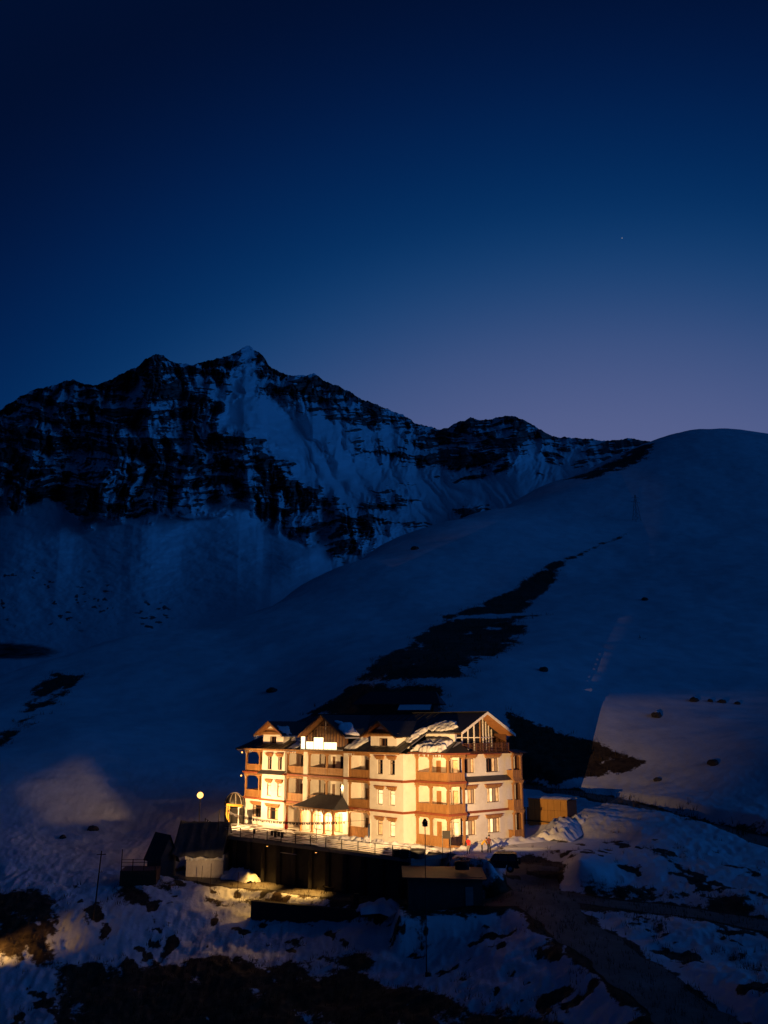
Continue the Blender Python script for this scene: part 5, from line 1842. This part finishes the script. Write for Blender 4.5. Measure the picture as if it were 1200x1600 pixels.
MB().add([(.78, -.72, 1.17), (.78, .72, 1.17), (.36, .62, 1.76), (.36, -.62, 1.76), (.73, -.72, 1.15), (.73, .72, 1.15), (.31, .62, 1.74), (.31, -.62, 1.74)],
         [(0, 1, 2, 3), (7, 6, 5, 4), (0, 4, 5, 1), (1, 5, 6, 2), (2, 6, 7, 3), (3, 7, 4, 0)]).build('windscreen', CGL, car)
MB().box(2.12, 2.3, -.85, .85, .45, .62).build('bumper', METAL_D, car)
MB().box(-2.32, -2.17, -.85, .85, .45, .62).build('bumper', METAL_D, car)
MB().tube([(-2.2, 0, 1.05), (-2.42, 0, 1.05)], .34, 16).build('spare_wheel', TYRE, car)
for s in (-1, 1):
    MB().bar((-1.7, s * .6, 1.93), (.0, s * .6, 1.93), .05).build('roof_rail', METAL_D, car)


# ------------------------------------------------------------------ people and a dog: one skinned body each
def skin_body(name, joints, edges, parent, mat, sub=2):
    me = bpy.data.meshes.new(name)
    me.from_pydata([j[0] for j in joints], edges, [])
    o = bpy.data.objects.new(name, me)
    COL.objects.link(o)
    md = o.modifiers.new('skin', 'SKIN')
    md.use_smooth_shade = True
    for i, j in enumerate(joints):
        r = j[1] if isinstance(j[1], tuple) else (j[1], j[1])
        me.skin_vertices[0].data[i].radius = r
        me.skin_vertices[0].data[i].use_root = i == 0
    s = o.modifiers.new('sub', 'SUBSURF')
    s.levels = s.render_levels = sub
    me.materials.append(mat)
    o.parent = parent
    return o


SKIN = material('skin', (.38, .20, .13), .6, .1, 5)
HAIR = material('dark_hair', (.015, .012, .010), .7, .2, 8)


def person(loc, rz_, label, jacket, legs, arms, hgt=1.72, bend=0.0):
    k = hgt / 1.72
    e = empty('person', loc, rz_, label, 'person')
    f = bend
    hip, che, nec = Vector((0, 0, .92)), Vector((0, -.30 * f, 1.32 - .06 * f)), Vector((0, -.42 * f, 1.47 - .12 * f))
    hd = nec + Vector((0, -.10 - .06 * f, .17))
    J = [(hip, (.15, .12)), ((hip + che) / 2, (.145, .11)), (che, (.17, .12)), (nec, .065), (hd, (.085, .10)), (hd + Vector((0, 0, .09)), (.075, .085))]
    E = [(0, 1), (1, 2), (2, 3), (3, 4), (4, 5)]
    for s in (-1, 1):
        b = len(J)
        kn = Vector((s * .11, -.03, .48))
        an = Vector((s * .12 + .02 * s, .03 * s, .08))
        J += [(Vector((s * .09, 0, .88)), .10), (kn, .075), (an, .05), (an + Vector((s * .02, -.14, -.03)), (.045, .035))]
        E += [(0, b), (b, b + 1), (b + 1, b + 2), (b + 2, b + 3)]
    for s in (-1, 1):
        b = len(J)
        sh_ = che + Vector((s * .20, 0, .07))
        el_ = sh_ + Vector(arms[0 if s < 0 else 1][0])
        wr = el_ + Vector(arms[0 if s < 0 else 1][1])
        hd_ = wr + (wr - el_).normalized() * .09
        J += [(sh_, .068), (el_, .05), (wr, .035), (hd_, (.04, .022))]
        E += [(2, b), (b, b + 1), (b + 1, b + 2), (b + 2, b + 3)]
        for q in range(4):
            J.append((hd_ + (wr - el_).normalized() * (.07 if q else .03) + Vector(((q - 1.5) * .018, -.01, -.01)), .009))
            E.append((b + 3, len(J) - 1))
        J.append((wr + (wr - el_).normalized() * .06 + Vector((0, -.05, 0)), .010))
        E.append((b + 3, len(J) - 1))
    J = [(tuple(Vector(p_) * k), r_) for p_, r_ in J]
    body = skin_body('body', J, E, e, None)
    # clothing by height on the one continuous mesh: trousers, jacket, face
    m = bpy.data.materials.new(label[:20])
    m.use_nodes = True
    n, l = m.node_tree.nodes, m.node_tree.links
    tc_ = n.new('ShaderNodeTexCoord')
    sx = n.new('ShaderNodeSeparateXYZ')
    l.new(tc_.outputs['Object'], sx.inputs[0])
    rp = n.new('ShaderNodeValToRGB')
    rp.color_ramp.interpolation = 'CONSTANT'
    els = rp.color_ramp.elements
    els[0].position, els[0].color = 0, (.015, .013, .012, 1)
    els[1].position, els[1].color = .055, (*legs, 1)
    x_ = els.new(.50)
    x_.color = (*jacket, 1)
    x_ = els.new((nec.z + .02) / 1.8)
    x_.color = (.38, .20, .13, 1)
    dv = n.new('ShaderNodeMath')
    dv.operation = 'DIVIDE'
    dv.inputs[1].default_value = 1.8 * k
    l.new(sx.outputs[2], dv.inputs[0])
    l.new(dv.outputs[0], rp.inputs[0])
    l.new(rp.outputs[0], n['Principled BSDF'].inputs['Base Color'])
    n['Principled BSDF'].inputs['Roughness'].default_value = .8
    body.data.materials.clear()
    body.data.materials.append(m)
    hm = bmesh.new()
    bmesh.ops.create_icosphere(hm, subdivisions=2, radius=.112 * k)
    for v in hm.verts:
        v.co.y *= 1.12
        if v.co.y < -.02 and v.co.z < .05:
            v.co *= .82
    me = bpy.data.meshes.new('hair')
    hm.to_mesh(me)
    hm.free()
    h = link_mesh('hair', me, HAIR, e, True)
    h.location = (hd + Vector((0, .015, .075))) * k
    return e


dn = ((.03, -.02, -.27), (.0, -.06, -.22))
ARM_D = (((-.04, 0, -.28), (-.01, -.06, -.23)), ((.04, 0, -.28), (.01, -.06, -.23)))
q = at_height(732, 1334, 0)
pr_ = person((q[0], q[1], gz_at(q[0], q[1])), R(200), 'person in a red jacket with a dark bag standing before the lodge', (.42, .015, .012), (.20, .16, .13), ARM_D, 1.75)
bg = MB()
bg.box(.26, .36, -.16, .12, .85, 1.2)
bg.box(.29, .33, -.10, -.07, 1.2, 1.38)
bg.box(.29, .33, .03, .06, 1.2, 1.38)
tag(bg.build('shoulder_bag', CLOTH_D, pr_))
q = at_height(753, 1334, 0)
person((q[0] + .1, q[1] + .9, gz_at(q[0], q[1] + .9)), R(80), 'person in a yellow jacket bending forward behind the jeep bonnet', (.55, .30, .02), (.03, .03, .035), (((-.05, -.18, -.2), (0, -.12, -.2)), ((.05, -.18, -.2), (0, -.12, -.2))), 1.62, bend=1.0)
q = at_height(764, 1334, 0)
person((q[0] + .1, q[1] + .7, gz_at(q[0], q[1] + .7)), R(150), 'person in a dark red jacket standing behind the jeep', (.10, .018, .014), (.02, .02, .025), ARM_D, 1.82)

dq = at_height(514, 1397, -4.75)
dog = empty('dog', (dq[0], dq[1], gz_at(dq[0], dq[1]) + .05), R(165), 'dark dog walking on the lamplit lower road', 'dog')
FUR = material('dark_fur', (.018, .013, .010), .9, .3, 9)
J = [((0, 0, .56), (.11, .13)), ((.22, 0, .58), (.12, .14)), ((.40, 0, .58), (.12, .16)), ((-.25, 0, .56), (.10, .11)), ((-.42, 0, .56), (.09, .10)),
     ((.56, 0, .70), .085), ((.68, 0, .80), (.085, .085)), ((.80, 0, .78), .05), ((.90, 0, .765), .035),
     ((-.55, 0, .62), .03), ((-.70, 0, .70), .028), ((-.80, 0, .80), .02)]
E = [(0, 1), (1, 2), (0, 3), (3, 4), (2, 5), (5, 6), (6, 7), (7, 8), (4, 9), (9, 10), (10, 11)]
for s in (-1, 1):
    b = len(J)
    J += [((.40, s * .09, .46), .07), ((.40 + .06 * s, s * .10, .28), .038), ((.42 + .10 * s, s * .10, .05), .03), ((.47 + .10 * s, s * .10, .03), .035)]
    E += [(2, b), (b, b + 1), (b + 1, b + 2), (b + 2, b + 3)]
    b = len(J)
    J += [((-.42, s * .09, .46), .085), ((-.34 - .05 * s, s * .10, .34), .055), ((-.50 - .08 * s, s * .10, .20), .032), ((-.47 - .1 * s, s * .10, .04), .028), ((-.42 - .1 * s, s * .10, .03), .033)]
    E += [(4, b), (b, b + 1), (b + 1, b + 2), (b + 2, b + 3), (b + 3, b + 4)]
    b = len(J)
    J += [((.66, s * .06, .90), .025)]
    E += [(6, b)]
skin_body('body', J, E, dog, FUR)

q = at_height(556, 1412, -4.6)
e_ = empty('oil_drum', (q[0], q[1], gz_at(q[0], q[1])), 0, 'dark drum standing on the outer edge of the lower road', 'drum')
MB().tube([(0, 0, -.1), (0, 0, .02), (0, 0, .30), (0, 0, .33), (0, 0, .36), (0, 0, .62), (0, 0, .65), (0, 0, .68), (0, 0, .98)], [.36, .38, .37, .40, .37, .37, .40, .37, .37], 16).build('shell', METAL_D, e_)
MB().tube([(0, 0, .98), (0, 0, 1.03)], [.40, .38], 16).build('lid', METAL_D, e_)

# retaining wall under the road
a_, b_ = at_height(392, 1408, -5.0), at_height(560, 1420, -4.8)
rw = empty('retaining_wall', (a_[0], a_[1], -5), math.atan2(b_[1] - a_[1], b_[0] - a_[0]), 'dark stone retaining wall under the outer edge of the lower road', 'retaining wall')
Lw = math.hypot(b_[0] - a_[0], b_[1] - a_[1])
STONE = material('dark_masonry', (.05, .045, .04), .9, .35, 2, bump=.02, bscale=6)
MB().box(0, Lw, .05, .7, -2.6, .02).build('core', STONE, rw)
rnd = random.Random(5)
meshes = [MB().box(-.30 * k, .30 * k, -.03 - .03 * (k > 1), .08, -.17, .17).mesh('stone') for k in (.8, 1.0, 1.25)]
for me in meshes:
    me.materials.append(STONE)
for j in range(6):
    x = rnd.uniform(0, .3)
    while x < Lw - .3:
        me = rnd.choice(meshes)
        o = bpy.data.objects.new('stone', me)
        COL.objects.link(o)
        o.parent = rw
        hw_ = {meshes[0]: .24, meshes[1]: .30, meshes[2]: .375}[me]
        o.location = (x + hw_, rnd.uniform(-.03, .02), -.2 - j * .37)
        o.rotation_euler = (0, rnd.uniform(-.04, .04), 0)
        x += 2 * hw_ + .04

# ------------------------------------------------------------------ cabin corner at the left edge and its yard lamp
cb = at_depth(-80, 1372, 100)
cab = empty('edge_cabin', (cb[0], cb[1], cb[2] - 2.0), R(8), 'dark cabin roof cut by the left edge of the view', 'cabin')
MB().box(-4.2, 1.9, 0, 5, -3.5, 2.0).build('wall', SHEET, cab)
MB().prism([(-4.2, 2.0), (1.9, 2.0), (-1.1, 6.8)], 1, 0.0, .1).build('gable', SHEET, cab)
for s, xe in ((1, 3.1), (-1, -5.4)):
    MB().sheet([(xe, -.4, .55 + 1.55), (-1.1, -.4, 7.3), (-1.1, 5.4, 7.3), (xe, 5.4, .55 + 1.55)], .12).build('roof_slope', ROOF, cab)
MB().bar((3.1, -.42, 2.04), (3.1, 5.4, 2.04), .1, .14).build('eave_snow', SNOW, cab)
lp = at_depth(-50, 1392, 97)
zg = gz_at(lp[0], lp[1])
yl = empty('yard_lamp', (lp[0], lp[1], zg), 0, 'yard lamp post just beyond the left edge lighting the snow', 'lamp')
MB().tube([(0, 0, -.3), (0, 0, 4.2)], .05, 8).build('pole', METAL_D, yl)
MB().box(-.2, .2, -.15, .15, 4.2, 4.3).build('hood', METAL_D, yl)
MB().box(-.08, .08, -.08, .08, 4.02, 4.195).build('bulb', BULB, yl)
spot(yl, Vector((lp[0] + .1, lp[1] - .1, zg + 3.95)), Vector((lp[0] + 7.5, lp[1] + 6.5, zg - .5)), 2000, 66, 1.0, .1, (1.0, .52, .13))

# ------------------------------------------------------------------ boulders, pylon, lone trees on the hill
ROCKM = material('hill_boulder', (.06, .052, .046), .9, .3, 2, bump=.05, bscale=4)


def boulder(px, py, size, label, seed, cap=True):
    size *= .72
    p = to_ground(px, py)
    z = gz_at(p[0], p[1])
    bm = bmesh.new()
    bmesh.ops.create_icosphere(bm, subdivisions=3, radius=1)
    for v in bm.verts:
        c = v.co
        k = 1 + .28 * float(fbm(np.array([c.x * 1.4 + seed]), np.array([c.y * 1.4 + c.z + seed]), 3)[0])
        v.co = Vector((c.x * size * 1.3 * k, c.y * size * k, c.z * size * .75 * k))
    me = bpy.data.meshes.new('boulder')
    bm.to_mesh(me)
    bm.free()
    e = empty('boulder', (p[0], p[1], z + size * .2), seed, label, 'boulder', 'boulders on the snow slopes')
    o = link_mesh('stone', me, ROCKM, e, False)
    if cap:
        u, v = np.meshgrid(np.linspace(0, 2 * math.pi, 20), np.linspace(0, 1, 6))
        c_ = grid_mesh('snow_cap', size * .75 * v * np.cos(u), size * .55 * v * np.sin(u), size * (.72 + .22 * (1 - v ** 2)) - .12 * size * v, SNOW)
        c_.parent = e
    return e


boulder(1026, 1122, 1.25, 'largest snow capped boulder on the lit slope right of the lodge', 1)
boulder(1114, 1196, 1.1, 'dark boulder standing alone on the right slope above the upper road', 2, False)
boulder(1028, 1222, .7, 'dark rock at the end of the footpath above the upper road', 3, False)
boulder(1008, 940, 1.3, 'small dark boulder high on the hill below the pylon', 4, False)
boulder(850, 1057, 1.2, 'small dark boulder on the slope left of the light patch', 5, False)
boulder(648, 858, 1.8, 'tiny dark boulder near the hill crest', 6, False)
boulder(145, 1297, .9, 'dark rock low on the left slope above the sheds', 7, False)
boulder(98, 1310, .6, 'smaller dark rock far left on the slope above the cabin', 8, False)
boulder(425, 1074, 1.4, 'dark rock on the slope left of the lodge roof', 9, False)
for i, (px, s) in enumerate(((1085, 1.1), (1110, .7), (1128, .9), (1152, .7))):
    boulder(px, 1097, s, ['first and biggest', 'second', 'third', 'last and rightmost'][i] + ' of the four rocks in a row on the right slope', 10 + i, i == 0)

pq = to_ground(995, 815)
py_ = empty('pylon', (pq[0], pq[1], gz_at(pq[0], pq[1])), R(20), 'faint lattice pylon standing high on the snow hill', 'pylon')
STEEL = material('galvanised_steel', (.10, .10, .11), .5, .2, 3, metal=.6)
Hp = 13.0
cn = [(-1, -1), (1, -1), (1, 1), (-1, 1)]
wz = lambda z: 1.35 * (1 - z / Hp) + .16
for cx, cy in cn:
    MB().bar((cx * wz(0), cy * wz(0), -1), (cx * wz(Hp), cy * wz(Hp), Hp), .14).build('leg', STEEL, py_)
br = MB()
for k in range(6):
    z0, z1 = Hp * k / 6, Hp * (k + 1) / 6
    for (ax, ay), (bx, by) in zip(cn, cn[1:] + cn[:1]):
        br.bar((ax * wz(z0), ay * wz(z0), z0), (bx * wz(z1), by * wz(z1), z1), .07)
br.build('bracing', STEEL, py_)
for z, w_ in ((Hp * .72, 2.6), (Hp * .9, 2.0)):
    MB().bar((-w_, 0, z), (w_, 0, z), .16).build('crossarm', STEEL, py_)

star_m = glow_material('star_light', (.8, .85, 1.0), .22)
d_ = ray(972, 372)
d_ = d_ / np.linalg.norm(d_) * 6000
bm_ = bmesh.new()
bmesh.ops.create_icosphere(bm_, subdivisions=1, radius=4.2)
me_ = bpy.data.meshes.new('star')
bm_.to_mesh(me_)
bm_.free()
so = link_mesh('star', me_, star_m)
so.location = (d_[0], d_[1], d_[2] + CAM_H)
tag(so, 'single faint star in the dusk sky', kind='structure')

# ------------------------------------------------------------------ dry grass and twigs where the ground is bare
rg = np.random.default_rng(5)
cand = np.argwhere((earth > .30) & (GR < 360))
wgt = np.where(GR[cand[:, 0], cand[:, 1]] < 130, 1.0, .7)
pick = cand[rg.choice(len(cand), 5200, replace=False, p=wgt / wgt.sum())]
gv, gf = [], []
for i, j in pick:
    x, y, z, r = GX[i, j], GY[i, j], GZ[i, j], GR[i, j]
    big = 1.0 if r < 130 else 2.2
    for k in range(5):
        a = rg.uniform(0, 6.283)
        h = rg.uniform(.18, .55) * big
        w = .025 * big
        ox, oy = rg.normal(0, .16 * big, 2)
        dx, dy = math.cos(a), math.sin(a)
        b = len(gv)
        gv += [(x + ox - dy * w, y + oy + dx * w, z - .05), (x + ox + dy * w, y + oy - dx * w, z - .05), (x + ox + dx * h * .5, y + oy + dy * h * .5, z + h)]
        gf.append((b, b + 1, b + 2))
me = bpy.data.meshes.new('dry_grass')
me.from_pydata(gv, [], gf)
gr = link_mesh('dry_grass', me, material('dry_grass', (.075, .05, .025), .9, .4, 2))
tag(gr, 'dry grass and twigs poking through the bare ground patches', 'grass', kind='stuff')

# ------------------------------------------------------------------ icicles along the eaves
ric = random.Random(21)
ic = MB()
for x0, x1, y, z, n in ((-34.5, -30.5, -1.04, 10.24, 16), (-23.2, -20.2, -1.04, 10.24, 16), (-9.6, -7.5, -1.04, 10.24, 10), (0.2, 5.8, 1.08, 10.3, 26), (-31.0, -29.8, -.6, 12.3, 8), (-25.4, -24.2, -.6, 12.3, 8), (-7.2, -6.0, -.6, 12.25, 6), (-18.0, -10.0, -2.94, 3.3, 24)):
    for k in range(n):
        x = ric.uniform(x0, x1)
        L = ric.uniform(.12, .55)
        ic.tube([(x, y, z), (x, y, z - L * .5), (x, y, z - L)], [.035, .022, .004], 5, False)
o = ic.build('icicles', material('ice', (.75, .78, .82), .15, .05, 3, spec=.6), lodge)
tag(o, kind='stuff')
